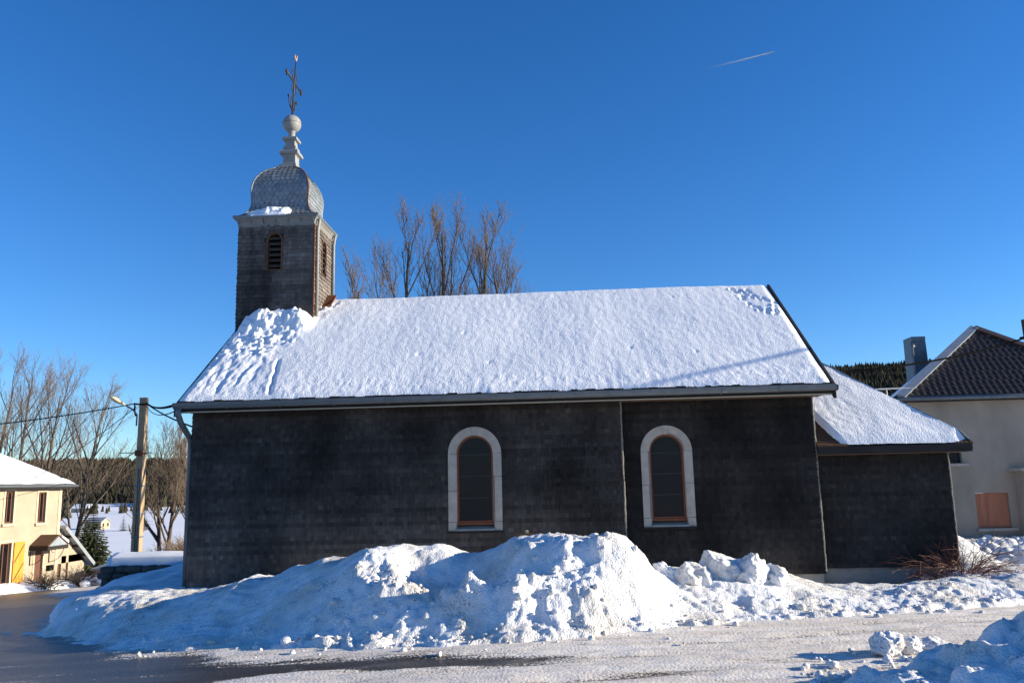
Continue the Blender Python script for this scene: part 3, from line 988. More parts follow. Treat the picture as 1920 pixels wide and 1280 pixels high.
# arched windows
def church_window(key):
    xc, h, zb, zs, yw = WIN[key]
    H = h + 0.145
    yo, yi = yw - 0.035, yw + 0.20
    fr = MB()
    # wooden frame, an arched ring
    ring_o = [(xc - h, zb)] + arch_pts(xc, h, zs, 16) + [(xc + h, zb)]
    hi = h - 0.032
    ring_i = [(xc - hi, zb + .032)] + arch_pts(xc, hi, zs, 16) + [(xc + hi, zb + .032)]
    yf0, yf1 = yw + 0.04, yw + 0.10
    n = len(ring_o)
    for i in range(n):
        j = (i + 1) % n
        a, b_, c, d = ring_o[i], ring_o[j], ring_i[j], ring_i[i]
        fr.hexa([(a[0], yf0, a[1]), (b_[0], yf0, b_[1]), (c[0], yf0, c[1]), (d[0], yf0, d[1]),
                 (a[0], yf1, a[1]), (b_[0], yf1, b_[1]), (c[0], yf1, c[1]), (d[0], yf1, d[1])])
    win = fr.build('window', 'window_wood', church)
    MB().box(xc - h - .01, xc + h + .01, yf0 - .02, yf1, zb - .035, zb - .002).build('frame_rail', 'window_wood', win)
    # panes between thin bars
    lv = [zb + .032 + (zs + hi - zb - .032) * t for t in (0, .27, .53, .79)]
    for k in range(4):
        g = MB()
        z0_ = lv[k] + .004
        z1_ = lv[k + 1] - .004 if k < 3 else None
        if k < 3:
            top = [(xc + hi, z1_), (xc - hi, z1_)]
            if z1_ > zs:
                q = math.sqrt(max(0, hi * hi - (z1_ - zs) ** 2))
                side = [p for p in arch_pts(xc, hi, zs, 24) if p[1] < z1_ and p[0] > xc][::-1]
                top = side + [(xc + q, z1_), (xc - q, z1_)] + [(2 * xc - p[0], p[1]) for p in side[::-1]]
        else:
            if z0_ > zs:
                q = math.sqrt(hi * hi - (z0_ - zs) ** 2)
                top = [p for p in arch_pts(xc, hi, zs, 32) if p[1] > z0_][::-1]
                poly = [(xc - q, z0_), (xc + q, z0_)] + top
            else:
                poly = [(xc - hi, z0_), (xc + hi, z0_)] + arch_pts(xc, hi, zs, 24)[::-1]
        if k < 3:
            if z0_ > zs:
                q = math.sqrt(hi * hi - (z0_ - zs) ** 2)
                poly = [(xc - q, z0_), (xc + q, z0_)] + top
            else:
                poly = [(xc - hi, z0_), (xc + hi, z0_)] + top
        g.prism([(px, yf0 + .028, pz) for px, pz in poly], (0, .008, 0))
        g.build('pane', 'glass', win)
        if k:
            q = hi if lv[k] < zs else math.sqrt(hi * hi - (lv[k] - zs) ** 2)
            MB().box(xc - q + .002, xc + q - .002, yf0 + .024, yf0 + .042, lv[k] - .004, lv[k] + .004).build('glazing_bar', 'pane_bar', win)
    # stone surround, stone by stone
    sur = MB()
    so_pts = [(xc - H + .012, zb - .1)] + arch_pts(xc, H - .012, zs, 20) + [(xc + H - .012, zb - .1)]
    si_pts = [(xc - h - .004, zb - .1)] + arch_pts(xc, h + .004, zs, 20) + [(xc + h + .004, zb - .1)]
    for i in range(len(so_pts) - 1):
        a, b_, c, d = so_pts[i], so_pts[i + 1], si_pts[i + 1], si_pts[i]
        sur.hexa([(a[0], yo + .012, a[1]), (b_[0], yo + .012, b_[1]), (c[0], yo + .012, c[1]), (d[0], yo + .012, d[1]),
                  (a[0], yi, a[1]), (b_[0], yi, b_[1]), (c[0], yi, c[1]), (d[0], yi, d[1])])
    surround = sur.build('window_surround', 'mortar', church)
    g = 0.005

    def stone(poly_o, poly_i, dy=0.0):
        q = MB()
        for i in range(len(poly_o) - 1):
            a, b_, c, d = poly_o[i], poly_o[i + 1], poly_i[i + 1], poly_i[i]
            q.hexa([(a[0], yo + dy, a[1]), (b_[0], yo + dy, b_[1]), (c[0], yo + dy + .012, c[1]), (d[0], yo + dy + .012, d[1]),
                    (a[0], yi - .02, a[1]), (b_[0], yi - .02, b_[1]), (c[0], yi - .02, c[1]), (d[0], yi - .02, d[1])])
        bm = q.build('stone', 'limestone', surround)
        return bm
    key_a = 0.13
    for a0, a1 in ((math.pi - g, math.pi / 2 + key_a), (math.pi / 2 + key_a - .012, math.pi / 2 - key_a + .012), (math.pi / 2 - key_a, g)):
        stone(arch_pts(xc, H, zs, 9, a0, a1), arch_pts(xc, h, zs, 9, a0, a1), 0.002 * random.random())
    jl, jr = (0.46, 0.66) if key == 'nave' else (0.5, 0.52)
    for sx, jt in ((-1, jl), (1, jr)):
        zj = zb + (zs - zb) * jt
        for z0_, z1_ in ((zb + .02, zj - g), (zj + g, zs - g)):
            stone([(xc + sx * H, z0_), (xc + sx * H, z1_)], [(xc + sx * h, z0_), (xc + sx * h, z1_)], 0.003 * random.random())
        stone([(xc + sx * H, zb - .13), (xc + sx * H, zb + .02 - g * 2)], [(xc + sx * (h - .0) + sx * .02, zb - .13), (xc + sx * h, zb + .02 - g * 2)], .001)
    # sloping sill
    q = MB()
    q.hexa([(xc - h - .015, yo - .004, zb - .13), (xc + h + .015, yo - .004, zb - .13), (xc + h + .015, yi, zb - .13), (xc - h - .015, yi, zb - .13),
            (xc - h - .015, yo - .004, zb - .105), (xc + h + .015, yo - .004, zb - .105), (xc + h - .002, yi, zb - .036), (xc - h + .002, yi, zb - .036)])
    q.build('sill', 'limestone', surround)
    MB().box(xc - H - .02, xc + H + .02, yo - .03, yw + .05, zb - .165, zb - .133).build('drip_board', 'dark_wood', surround)


church_window('nave')
church_window('choir')

# roof
XV0, XV1 = -6.45, 4.42
zr = lambda y: 3.15 + 0.69 * (y - 13.62)
YR = 17.16
mb = MB()
th = 0.13
for y0, y1 in ((13.62, YR), (2 * YR - 13.62, YR)):
    mb.hexa([(XV0, y0, 3.15 - th), (XV1, y0, 3.15 - th), (XV1, y1, zr(YR) - th), (XV0, y1, zr(YR) - th),
             (XV0, y0, 3.15), (XV1, y0, 3.15), (XV1, y1, zr(YR)), (XV0, y1, zr(YR))])
roof = mb.build('roof', 'dark_wood', church)
for xv, s in ((XV0, -1), (XV1, 1)):
    for y0 in (13.58, 2 * YR - 13.58):
        q = MB()
        q.hexa([(xv + s * .002, y0, 3.13 - .17), (xv + s * .045, y0, 3.13 - .17), (xv + s * .045, YR, zr(YR) - .19), (xv + s * .002, YR, zr(YR) - .19),
                (xv + s * .002, y0, 3.13 + (.07 if s > 0 else .03)), (xv + s * .045, y0, 3.13 + (.07 if s > 0 else .03)), (xv + s * .045, YR, zr(YR) + (.11 if s > 0 else .04)), (xv + s * .002, YR, zr(YR) + (.11 if s > 0 else .04))])
        q.build('verge_board', 'dark_wood', roof)
MB().box(XV0 + .06, XV1 - .06, 13.66, YCH + .02, 3.05, 3.085).build('soffit', 'soffit', roof)
MB().box(XV0 + .01, XV1 - .01, 13.625, 13.655, 3.045, 3.10).build('fascia', 'dark_wood', roof)
MB().box(XV0 + .01, XV1 - .01, 13.612, 13.652, 3.026, 3.044).build('trim_strip', 'trim_cream', roof)
# dark mossy roof edge under the snow
q = MB()
rg = np.random.default_rng(5)
x = XV0 + 0.02
while x < XV1 - 0.05:
    w = rg.uniform(0.09, 0.2)
    q.box(x, min(x + w - .004, XV1 - .02), 13.56 - rg.uniform(0, .02), 13.70, 3.165, 3.205 + rg.uniform(0, .025))
    x += w
tag(q.build('eave_shingles', 'dark_wood', roof), kind='stuff')

# gutter in sections with brackets
nsec = 12
for k in range(nsec):
    x0 = XV0 - .03 + (XV1 - XV0 + .06) * k / nsec
    x1 = XV0 - .03 + (XV1 - XV0 + .06) * (k + 1) / nsec - .004
    q = MB()
    prof = [(math.cos(a), math.sin(a)) for a in np.linspace(math.pi, 2 * math.pi, 9)]
    ro, ri, yc_, zc_ = 0.072, 0.066, 13.55, 3.175
    o_ = [(yc_ + ro * c * 0.9, zc_ + ro * s * 1.25) for c, s in prof]
    i_ = [(yc_ + ri * c * 0.9, zc_ + ri * s * 1.25) for c, s in prof]
    ring = o_ + i_[::-1]
    n = len(ring)
    q.add([(x0, a, b_) for a, b_ in ring] + [(x1, a, b_) for a, b_ in ring], [(i, (i + 1) % n, (i + 1) % n + n, i + n) for i in range(n)])
    for i in range(8):
        for xo in (0, n):
            q.f.append((len(q.v) - 2 * n + xo + i, len(q.v) - 2 * n + xo + i + 1, len(q.v) - 2 * n + xo + n - 2 - i, len(q.v) - 2 * n + xo + n - 1 - i))
    q.tube([(x0, yc_ - ro * .9, zc_ + .003), (x1, yc_ - ro * .9, zc_ + .003)], 0.009, 6)
    gt = q.build('gutter', 'zinc', roof, smooth=False)
    q = MB()
    q.tube([(x1, a, b_) for a, b_ in [(yc_ + (ro + .005) * c * .9, zc_ + (ro + .005) * s * 1.25) for c, s in prof]], 0.008, 4)
    q.build('bracket', 'zinc', gt)
for xe in (XV0 - .034, XV1 + .05):
    q = MB()
    q.prism([(xe, yc_ + .074 * c * .9, zc_ + .074 * s * 1.25) for c, s in prof], (.012, 0, 0))
    q.build('end_cap', 'zinc', roof)
MB().tube([(-6.40, 13.55, 3.10), (-6.41, 13.56, 3.0), (-6.41, 13.68, 2.86), (-6.42, 13.95, 2.70), (-6.43, 14.12, 2.6), (-6.43, 14.14, 2.4), (-6.43, 14.14, 0.0)], 0.05, 10).build('downpipe', 'zinc', church, smooth=True)


# ---- snow on the main roof
def roof_snow():
    xs = np.arange(XV0 + 0.005, XV1 + 0.002, 0.024)
    vs_ = np.linspace(0, 1, 176)
    X, T_, Q = grid(xs, vs_)
    Y0, Y1 = 13.55 - 0.035 * fbm(X * 1.3, 2.0, 4.0, 3) - 0.01, YR
    Y = Y0 + (Y1 - Y0) * T_
    Zb = zr(Y)
    s = (Y - 13.62)
    th = 0.105 + 0.02 * fbm(X * 0.5, Y * 0.6, 1, 2)
    lip = sstep(0.0, 0.055, T_)
    th = th * (0.30 + 0.70 * np.sqrt(np.clip(lip, 0, 1)))
    # fine wind texture, running down the slope
    rip = 0.0035 * fbm(X * 9 + 0.4 * Y, Y * 5, 2, 4, 0.65) + 0.0025 * billow(X * 16, Y * 10, 4, 2)
    low = np.exp(-((T_ - 0.10) / 0.07) ** 2)
    rip = rip * (1 + 0.9 * low) + 0.004 * fbm(X * 2.2, Y * 0.7, 9, 3)
    # trampled / fallen clods below the tower
    line = -4.55 - 0.75 * (16.5 - Y) * 0.45
    zone = sstep(0.0, 0.5, line - X + 0.25 * noise3(X * 2, Y * 2, 3)) * sstep(14.75, 15.3, Y + 0.15 * noise3(X * 3, Y * 3, 6)) * (1 - sstep(16.8, 17.2, Y))
    zone2 = sstep(0.0, 0.5, -5.0 - X) * sstep(13.75, 14.0, Y) * (1 - sstep(14.9, 15.3, Y))
    d1, c1 = worley(X * 5.0 + 0.5 * noise3(X * 4, Y * 4, 1), Y * 4.4, 6)
    d2, c2 = worley(X * 9.0, Y * 8.0, 16)
    cl = 0.055 * c1 * (1 - sstep(0.12, 0.6, d1)) + 0.05 * c2 * (1 - sstep(0.15, 0.55, d2)) + 0.03 * fbm(X * 5, Y * 5, 8, 3) - 0.02
    th = th + zone * cl
    # slide tracks down to the eave
    for x0, ytop, ybot, wd, dp, sl_ in ((-5.98, 15.0, 13.7, .055, .05, .08), (-5.62, 14.7, 14.0, .035, .025, .02), (-6.22, 14.6, 13.8, .03, .03, .1),
                                        (-6.32, 15.2, 14.3, .04, .035, .0), (-5.4, 14.5, 14.1, .025, .02, .12)):
        xc = x0 + sl_ * (ytop - Y) + 0.025 * noise3(Y * 3, x0 * 3, 2)
        env = sstep(ybot - .05, ybot + .12, Y) * (1 - sstep(ytop - .2, ytop + .1, Y))
        k = (X - xc) / wd
        br = np.clip(0.55 + 0.9 * noise3(Y * 4 + x0 * 9, x0 * 5, 3.0), 0, 1)
        th = th - env * br * 0.5 * dp * np.exp(-k ** 2) + env * br * dp * 0.22 * np.exp(-((k - 1.8) / 0.9) ** 2) * (0.6 + 0.6 * noise3(Y * 7, x0, 5))
    th = th + zone2 * 0.02 * fbm(X * 6, Y * 3, 3, 3)
    # one deeper crack
    xc = -5.13 + 0.24 * sstep(14.75, 13.8, Y) + 0.03 * noise3(Y * 5, 2, 2) + (14.75 - Y) * 0.2 - 0.1
    xc = np.interp(Y, [13.72, 14.0, 14.33, 14.77], [-4.90, -4.97, -5.03, -5.13]) + 0.02 * noise3(Y * 6, 2.0, 2.0)
    env = sstep(13.68, 13.75, Y) * (1 - sstep(14.7, 14.85, Y))
    th = th - env * 0.055 * np.exp(-((X - xc) / 0.028) ** 2) + env * 0.010 * np.exp(-((X - xc + .07) / 0.045) ** 2)
    # drift against the tower
    th = th + 0.26 * np.exp(-((Y - 16.15) / 0.30) ** 2) * sstep(-6.5, -6.1, X) * (1 - sstep(-5.2, -4.8, X)) * (0.9 + 0.3 * noise3(X * 3, Y * 3, 1))
    # small animal tracks near the ridge
    rg = np.random.default_rng(3)
    for (ax, ay), (bx, by), cnt in (((3.55, 17.08), (4.08, 16.55), 9), ((3.7, 16.75), (3.82, 16.2), 3), ((3.95, 16.95), (3.75, 16.6), 5), ((3.98, 16.7), (4.32, 16.35), 7), ((4.32, 16.35), (4.2, 15.9), 6), ((3.9, 16.2), (4.2, 15.85), 6)):
        for k in range(cnt):
            t_ = (k + .3) / cnt
            fx, fy = ax + (bx - ax) * t_ + rg.normal(0, .03), ay + (by - ay) * t_ + rg.normal(0, .03)
            th = th - 0.05 * np.exp(-((X - fx) / .035) ** 2 - ((Y - fy) / .05) ** 2) + 0.015 * np.exp(-((X - fx + .05) / .03) ** 2 - ((Y - fy) / .05) ** 2)
    for fx, fy in rg.uniform((-4, 14.3), (3.5, 16.8), (6, 2)):
        th = th - 0.012 * np.exp(-((X - fx) / .03) ** 2 - ((Y - fy) / .05) ** 2)
    th = np.maximum(th + rip, 0.02)
    edge = np.minimum(X - XV0, XV1 - X)
    th = th * (0.45 + 0.55 * np.sqrt(sstep(0, 0.16, edge)))
    nrm = np.array([0, -0.568, 0.823])
    P = np.stack([X, Y, Zb], -1) + th[..., None] * np.array([0, -0.25, 1.05])
    # back slope mirrors the outline with a plain sheet
    V = P.reshape(-1, 3)
    nx, ny = X.shape
    # lip: fold the first rows down to the roof edge
    low_row = P[:, 0, :].copy()
    low_row[:, 2] = 3.20
    low_row[:, 1] = 13.60
    low2 = low_row.copy()
    low2[:, 1] = 13.75
    V = np.concatenate([V, low_row, low2])
    i0 = np.arange(nx) * ny
    l1 = nx * ny + np.arange(nx)
    l2 = l1 + nx
    Q2 = np.stack([l1[:-1], l1[1:], i0[1:], i0[:-1]], -1)
    Q3 = np.stack([l2[:-1], l2[1:], l1[1:], l1[:-1]], -1)
    top = P[:, -1, :].copy()
    b1 = top + np.array([0, 0.18, -0.06])
    b2 = np.stack([X[:, 0], np.full(nx, 2 * YR - 13.6), np.full(nx, 3.27)], -1)
    b3 = b2 - np.array([0, 0, 0.1])
    st_ = len(V)
    V = np.concatenate([V, b1, b2, b3])
    it = np.arange(nx) * ny + ny - 1
    r1, r2, r3 = st_ + np.arange(nx), st_ + nx + np.arange(nx), st_ + 2 * nx + np.arange(nx)
    Qs = [Q, Q2, Q3] + [np.stack([a[:-1], a[1:], c[1:], c[:-1]], -1) for a, c in ((it, r1), (r1, r2), (r2, r3))]
    # end walls of the sheet
    for col in (0, nx - 1):
        ids = np.arange(ny) + col * ny
        bt = P[col].copy()
        bt[:, 2] = Zb[col] - 0.01
        bt[:, 1] = Y[col]
        k0 = len(V)
        V = np.concatenate([V, bt])
        bi = k0 + np.arange(ny)
        Qs.append(np.stack([ids[:-1], ids[1:], bi[1:], bi[:-1]], -1))
    o = mesh_np('roof_snow', V, np.concatenate(Qs), 'roof_snow', church, smooth=True)
    return o


tag(roof_snow(), 'snow sheet with clods and slide tracks below the tower')

# ---- annex roof: hipped, shingled, under snow
EZ = 2.20
eL, eR, ap = np.array([XC1 + .004, 14.12, EZ]), np.array([6.76, 14.12, EZ]), np.array([XC1 + .004, 17.1, 4.50])
bR, bL = np.array([6.76, 20.1, EZ]), np.array([XC1 + .004, 20.1, EZ])
mb = MB()
dn = np.array([0, 0, -.09])
for tri in ((eL, eR, ap), (eR, bR, ap), (bR, bL, ap)):
    mb.prism([tri[0] + dn, tri[1] + dn, tri[2] + dn], (0, 0, .09))
aroof = mb.build('annex_roof', 'dark_wood', church)
MB().box(XC1 + .01, 6.70, 14.15, YA + .02, EZ - .13, EZ - .095).build('soffit', 'soffit', aroof)
MB().box(XC1 + .01, 6.74, 14.105, 14.14, EZ - .12, EZ + .005).build('fascia', 'dark_wood', aroof)
MB().box(6.735, 6.765, 14.15, 20.0, EZ - .12, EZ + .002).build('fascia', 'brown_wood', aroof)
rg = np.random.default_rng(8)
nrow = 15
for k in range(nrow):                          # bare shingles beside the gable wall
    t0, t1 = k * 0.026, (k + 1) * 0.026
    p0, p1 = eL + (ap - eL) * t0, eL + (ap - eL) * (t1 + .012)
    width = 0.46 * (1 - k / nrow) + 0.04
    x = 0.004
    while x < width:
        w = rg.uniform(.08, .13)
        q = MB()
        l = .03 + rg.uniform(0, .01)
        a0, a1 = p0 + [x, -.01, 0], p1 + [x, 0, 0]
        q.hexa([a0, a0 + [w - .006, 0, 0], a1 + [w - .006, 0, 0], a1, a0 + [0, -.01, l], a0 + [w - .006, -.01, l], a1 + [w - .006, 0, .008], a1 + [0, 0, .008]])
        q.build('roof_shingle', 'brown_wood', aroof)
        x += w
for k in range(4):
    q = MB()
    a0 = eR + np.array([-.26 + k * .07, -.01, .0])
    q.hexa([a0, a0 + [.06, 0, 0], a0 + [.05, .2, .13], a0 + [-.01, .2, .13], a0 + [0, 0, .035], a0 + [.06, 0, .03], a0 + [.05, .2, .15], a0 + [-.01, .2, .15]])
    q.build('roof_shingle', 'brown_wood', aroof)


def facet_snow(p0, p1, apx, left, seed, nu=110, nv=110):
    """snow on one triangular facet; left(v) pulls the start edge in"""
    u, v, Q = grid(np.linspace(0, 1, nu), np.linspace(0, 1, nv) ** 0.9)
    v = v * 0.999
    a = p0[None, None] * (1 - v[..., None]) + apx * v[..., None]
    b_ = p1[None, None] * (1 - v[..., None]) + apx * v[..., None]
    d = b_ - a
    ln = np.linalg.norm(p1 - p0)
    uu = left(v) / ln + u * (1 - left(v) / ln)
    P = a + d * np.clip(uu, 0, 1)[..., None]
    wdt = np.linalg.norm(d, axis=2)
    e_l = u * wdt
    th = 0.12 + 0.02 * fbm(P[..., 0] * 1.2, P[..., 1] * 1.2, seed, 3)
    th = th * (0.25 + 0.75 * np.sqrt(sstep(0, 0.045, v)))
    th = th * np.where(left(v) > 0.02, 0.35 + 0.65 * np.sqrt(sstep(0, 0.12, e_l)), 1)
    tip = np.clip(np.linalg.norm(P - p1, axis=2) / 0.3, 0, 1)
    th = th * (0.15 + 0.85 * sstep(0.3, 1, tip))
    th = th + 0.004 * fbm(P[..., 0] * 8, P[..., 1] * 8, P[..., 2] * 8, 4, .6) + (0.012 * billow(P[..., 0] * 5, P[..., 2] * 6, seed, 3) * (1 - sstep(0.1, 0.7, u)))
    P = P + np.stack([0 * th, -0.1 * th * (1 - v), th], -1)
    return P.reshape(-1, 3), Q


lf = lambda v: np.clip(np.interp(v, [0, .05, .22, .4, 1], [.42, .33, .18, .05, 0]), 0, 1)
Vs, Qs, off = [], [], 0
for a_, b_, c_, l_, sd in ((eL, eR, ap, lf, 1), (eR, bR, ap, lambda v: 0 * v, 2), (bR, bL, ap, lambda v: 0 * v, 3)):
    P, Q = facet_snow(a_, b_, c_, l_, sd)
    Vs.append(P)
    Qs.append(Q + off)
    off += len(P)
mesh_np('roof_snow', np.concatenate(Vs), np.concatenate(Qs), 'roof_snow', church, smooth=True)

# ---- bell tower
TX0, TX1, TY0, TY1 = -6.53, -4.95, 16.2, 17.55
TCX, TCY = (TX0 + TX1) / 2, (TY0 + TY1) / 2
wx, wh, wb, ws_ = -5.765, 0.15, 6.17, 6.78
mb = MB()
arch_wall(mb, TX0, TX1, 4.1, 7.14, TY0 + .004, [(wx, wh, wb, ws_)])
sub = MB()
arch_wall(sub, TY0 + .004, TY1, 4.1, 7.14, 0, [(TCY + .02, wh, wb, ws_)])
mb.add([(TX1, a, c) for a, _, c in sub.v], sub.f)
mb.add([(TX0, TY0 + .004, 4.1), (TX0, TY1, 4.1), (TX0, TY1, 7.14), (TX0, TY0 + .004, 7.14)], [(0, 1, 2, 3)])
mb.add([(TX0, TY1, 4.1), (TX1, TY1, 4.1), (TX1, TY1, 7.14), (TX0, TY1, 7.14)], [(0, 1, 2, 3)])
tower = mb.build('bell_tower', 'dark_wood', church)
def tw_tone(s, z):
    streak = math.exp(-((s - 0.62 - 0.02 * math.sin(z * 9)) / 0.14) ** 2) * (z < 6.15) + 0.5 * math.exp(-((s - 0.3) / 0.1) ** 2)
    return 1.75 * st(s + 31, z) * (1 - 0.62 * streak)


sk = lambda c: (lambda s, z, w: (abs(s - c) < wh + .02 and wb - .03 < z < ws_) or (z >= ws_ and math.hypot(s - c, z - ws_) < wh + .03))
TW = dict(expo=0.084, wr=(0.06, 0.11), lift=0.026)
clad(tower, (TX0, TY0), (1, 0), (0, -1), TX1 - TX0, 4.4, 7.10, skip=sk(wx - TX0), tone=tw_tone, seed=11, **TW)
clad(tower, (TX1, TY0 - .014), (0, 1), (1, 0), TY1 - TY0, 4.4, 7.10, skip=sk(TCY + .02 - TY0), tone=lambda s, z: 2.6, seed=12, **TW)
clad(tower, (TX0, TY1), (0, -1), (-1, 0), TY1 - TY0, 4.4, 7.10, tone=lambda s, z: 1.6, seed=13, **TW)
clad(tower, (TX1, TY1), (-1, 0), (0, 1), TX1 - TX0, 4.4, 7.10, tone=lambda s, z: 1.6, seed=14, **TW)
# louvred sound holes
for face in ('front', 'side'):
    def W3(s, d, z):      # s along the wall, d depth inwards
        return (wx + s, TY0 + d, z) if face == 'front' else (TX1 - d, TCY + .02 + s, z)
    q = MB()
    po = [(-wh - .03, wb - .02)] + arch_pts(0, wh + .03, ws_, 12) + [(wh + .03, wb - .02)]
    pi_ = [(-wh + .01, wb)] + arch_pts(0, wh - .01, ws_, 12) + [(wh - .01, wb)]
    for i in range(len(po)):
        j = (i + 1) % len(po)
        a, b_, c, d = po[i], po[j], pi_[j], pi_[i]
        q.hexa([W3(a[0], -.03, a[1]), W3(b_[0], -.03, b_[1]), W3(c[0], -.03, c[1]), W3(d[0], -.03, d[1]),
                W3(a[0], .14, a[1]), W3(b_[0], .14, b_[1]), W3(c[0], .14, c[1]), W3(d[0], .14, d[1])])
    lou = q.build('louvre_window', 'brown_wood', tower)
    q = MB()
    q.prism([W3(s, .13, z) for s, z in pi_], (0, .01, 0) if face == 'front' else (-.01, 0, 0))
    q.build('backing', 'cable', lou)
    for k in range(6):
        z = wb + .05 + k * .118
        hw = wh - .012 if z < ws_ else math.sqrt(max(0.001, (wh - .012) ** 2 - (z + .02 - ws_) ** 2))
        q = MB()
        q.hexa([W3(-hw, .005, z), W3(hw, .005, z), W3(hw, .09, z + .07), W3(-hw, .09, z + .07), W3(-hw, .005, z + .014), W3(hw, .005, z + .014), W3(hw, .09, z + .084), W3(-hw, .09, z + .084)])
        q.build('slat', 'shingle_piece' if False else 'bark', lou)
ky = 0.87
cor = MB().loft_square(TCX, TCY, [(0.80, 7.08), (0.808, 7.15), (0.825, 7.20), (0.865, 7.245), (0.87, 7.27)], ky).build('cornice', 'cornice_metal', tower)
for k in range(7):
    x = TCX - .78 + k * .26
    q = MB()
    q.hexa([(x, TCY - .815 * ky - .012, 7.15), (x + .012, TCY - .815 * ky - .012, 7.15), (x + .012, TCY - .865 * ky - .01, 7.24), (x, TCY - .865 * ky - .01, 7.24),
            (x, TCY - .80 * ky, 7.15), (x + .012, TCY - .80 * ky, 7.15), (x + .012, TCY - .845 * ky, 7.24), (x, TCY - .845 * ky, 7.24)])
    q.build('seam', 'rust' if k == 2 else 'zinc', cor)
MB().loft_square(TCX, TCY, [(0.885, 7.262), (0.90, 7.30), (0.89, 7.315), (0.82, 7.315)], ky).build('gutter', 'zinc', cor)
for y_ in (TY0 + .10, TY1 - .05):
    MB().tube([(TX1 + .10, y_ - .02, 7.24), (TX1 + .07, y_, 7.12), (TX1 + .055, y_, 7.0), (TX1 + .055, y_, zr(y_) - (.0))], 0.032, 8).build('downpipe', 'white_metal', tower, smooth=True)
MB().box(TX1 - .0, TX1 + .03, TY0 - .03, TY0 + .0, 5.0, 7.1).build('corner_strip', 'rust', tower)
# flashing where the tower meets the ridge
MB().hexa([(TX1 + .02, 16.75, 5.42), (TX1 + .22, 16.8, 5.50), (TX1 + .22, 17.2, 5.78), (TX1 + .02, 17.2, 5.78), (TX1 + .02, 16.75, 5.46), (TX1 + .22, 16.8, 5.54), (TX1 + .22, 17.2, 5.82), (TX1 + .02, 17.2, 5.82)]).build('flashing', 'rust', tower)

PROF = [(.875, 7.31), (.79, 7.335), (.71, 7.39), (.64, 7.48), (.60, 7.58), (.59, 7.68), (.598, 7.80), (.605, 7.92), (.60, 8.03), (.575, 8.15), (.53, 8.26), (.46, 8.37), (.37, 8.46), (.27, 8.53), (.19, 8.58), (.15, 8.65)]
dome = MB().loft_square(TCX, TCY, PROF, ky).build('dome', 'scale_metal', tower)
a = dome.data.attributes.new('tone', 'FLOAT', 'POINT')
a.data.foreach_set('value', [0.7] * len(dome.data.vertices))
# metal scales laid in rows on the four sides
ph = np.array([q[0] for q in PROF])
pz = np.array([q[1] for q in PROF])
arc = np.concatenate([[0], np.cumsum(np.hypot(np.diff(ph), np.diff(pz)))])
Vs, Qs, Ts, off = [], [], [], 0
rg = np.random.default_rng(4)
for side in range(4):
    row = 0
    s_ = 0.02
    while s_ < arc[-1] - 0.09:
        s1 = s_ + 0.115
        h0, z0_ = np.interp(s_, arc, ph), np.interp(s_, arc, pz)
        h1, z1_ = np.interp(s1, arc, ph), np.interp(s1, arc, pz)
        dh, dz_ = h1 - h0, z1_ - z0_
        ln = math.hypot(dh, dz_)
        on_, oz = dz_ / ln, -dh / ln          # outward normal (in h, z)
        nT = max(2, int(round(2 * h0 / 0.105)))
        for k in range(-1, nT + 1):
            c0 = (k + (0.5 if row % 2 else 0)) / nT * 2 - 1
            c1 = c0 + 2 / nT
            c0, c1 = max(-1, c0 + .004), min(1, c1 - .004)
            if c1 - c0 < 0.03:
                continue
            lf_ = 0.012 + rg.uniform(0, .005)
            pts = []
            cm, cw = (c0 + c1) / 2, (c1 - c0) / 2
            # rounded lower edge: tip centre, tip sides, upper corners
            for cc, tt, lift_ in ((cm - cw * .45, 0.0, 1), (cm + cw * .45, 0.0, 1), (c1, .38, .8), (c1, 1.05, .15), (c0, 1.05, .15), (c0, .38, .8)):
                hh, zz = h0 + dh * tt, z0_ + dz_ * tt
                hh2, zz2 = hh + on_ * lf_ * lift_, zz + oz * lf_ * lift_
                al = cc * hh
                if side == 0: pts.append((TCX + al, TCY - hh2 * ky, zz2))
                elif side == 1: pts.append((TCX + hh2, TCY + al * ky, zz2))
                elif side == 2: pts.append((TCX - al, TCY + hh2 * ky, zz2))
                else: pts.append((TCX - hh2, TCY - al * ky, zz2))
            Vs += pts
            Qs += [(off, off + 1, off + 2, off + 5), (off + 5, off + 2, off + 3, off + 4)]
            Ts += [rg.uniform(.88, 1.12)] * 6
            off += 6
        s_ += 0.088
        row += 1
o = mesh_np('scales', np.array(Vs), np.array(Qs), 'scale_metal', dome, attrs={'tone': Ts})
tag(o, kind='stuff')
for sx, sy in ((-1, -1), (1, -1), (1, 1), (-1, 1)):
    MB().tube([(TCX + sx * (h + .008), TCY + sy * (h + .008) * ky, z) for h, z in PROF], 0.016, 6).build('hip_roll', 'rust' if sx > 0 and sy < 0 else 'zinc', dome, smooth=True)
# snow left on the dome's front ledge
u, v, Q = grid(np.linspace(0, 1, 60), np.linspace(0, 1, 20))
xx = TCX - .68 + u * .98
th = 0.10 * np.sin(np.pi * v) ** .6 * np.sin(np.pi * np.clip(u, 0, 1)) ** .4 * np.interp(u, [0, .3, .45, .9, 1], [.35, .55, 1, 1.1, .5])
th = th * (1 + .5 * fbm(xx * 6, v * 2, 4, 3))
yy = TCY - (0.90 - .29 * v) * ky
zz = np.interp(0.90 - .29 * v, ph[:6][::-1], pz[:6][::-1]) - .01 + th * 1.1
mesh_np('ledge_snow', np.stack([xx, yy - th * .3, zz], -1).reshape(-1, 3), Q, 'snow', dome, smooth=True)
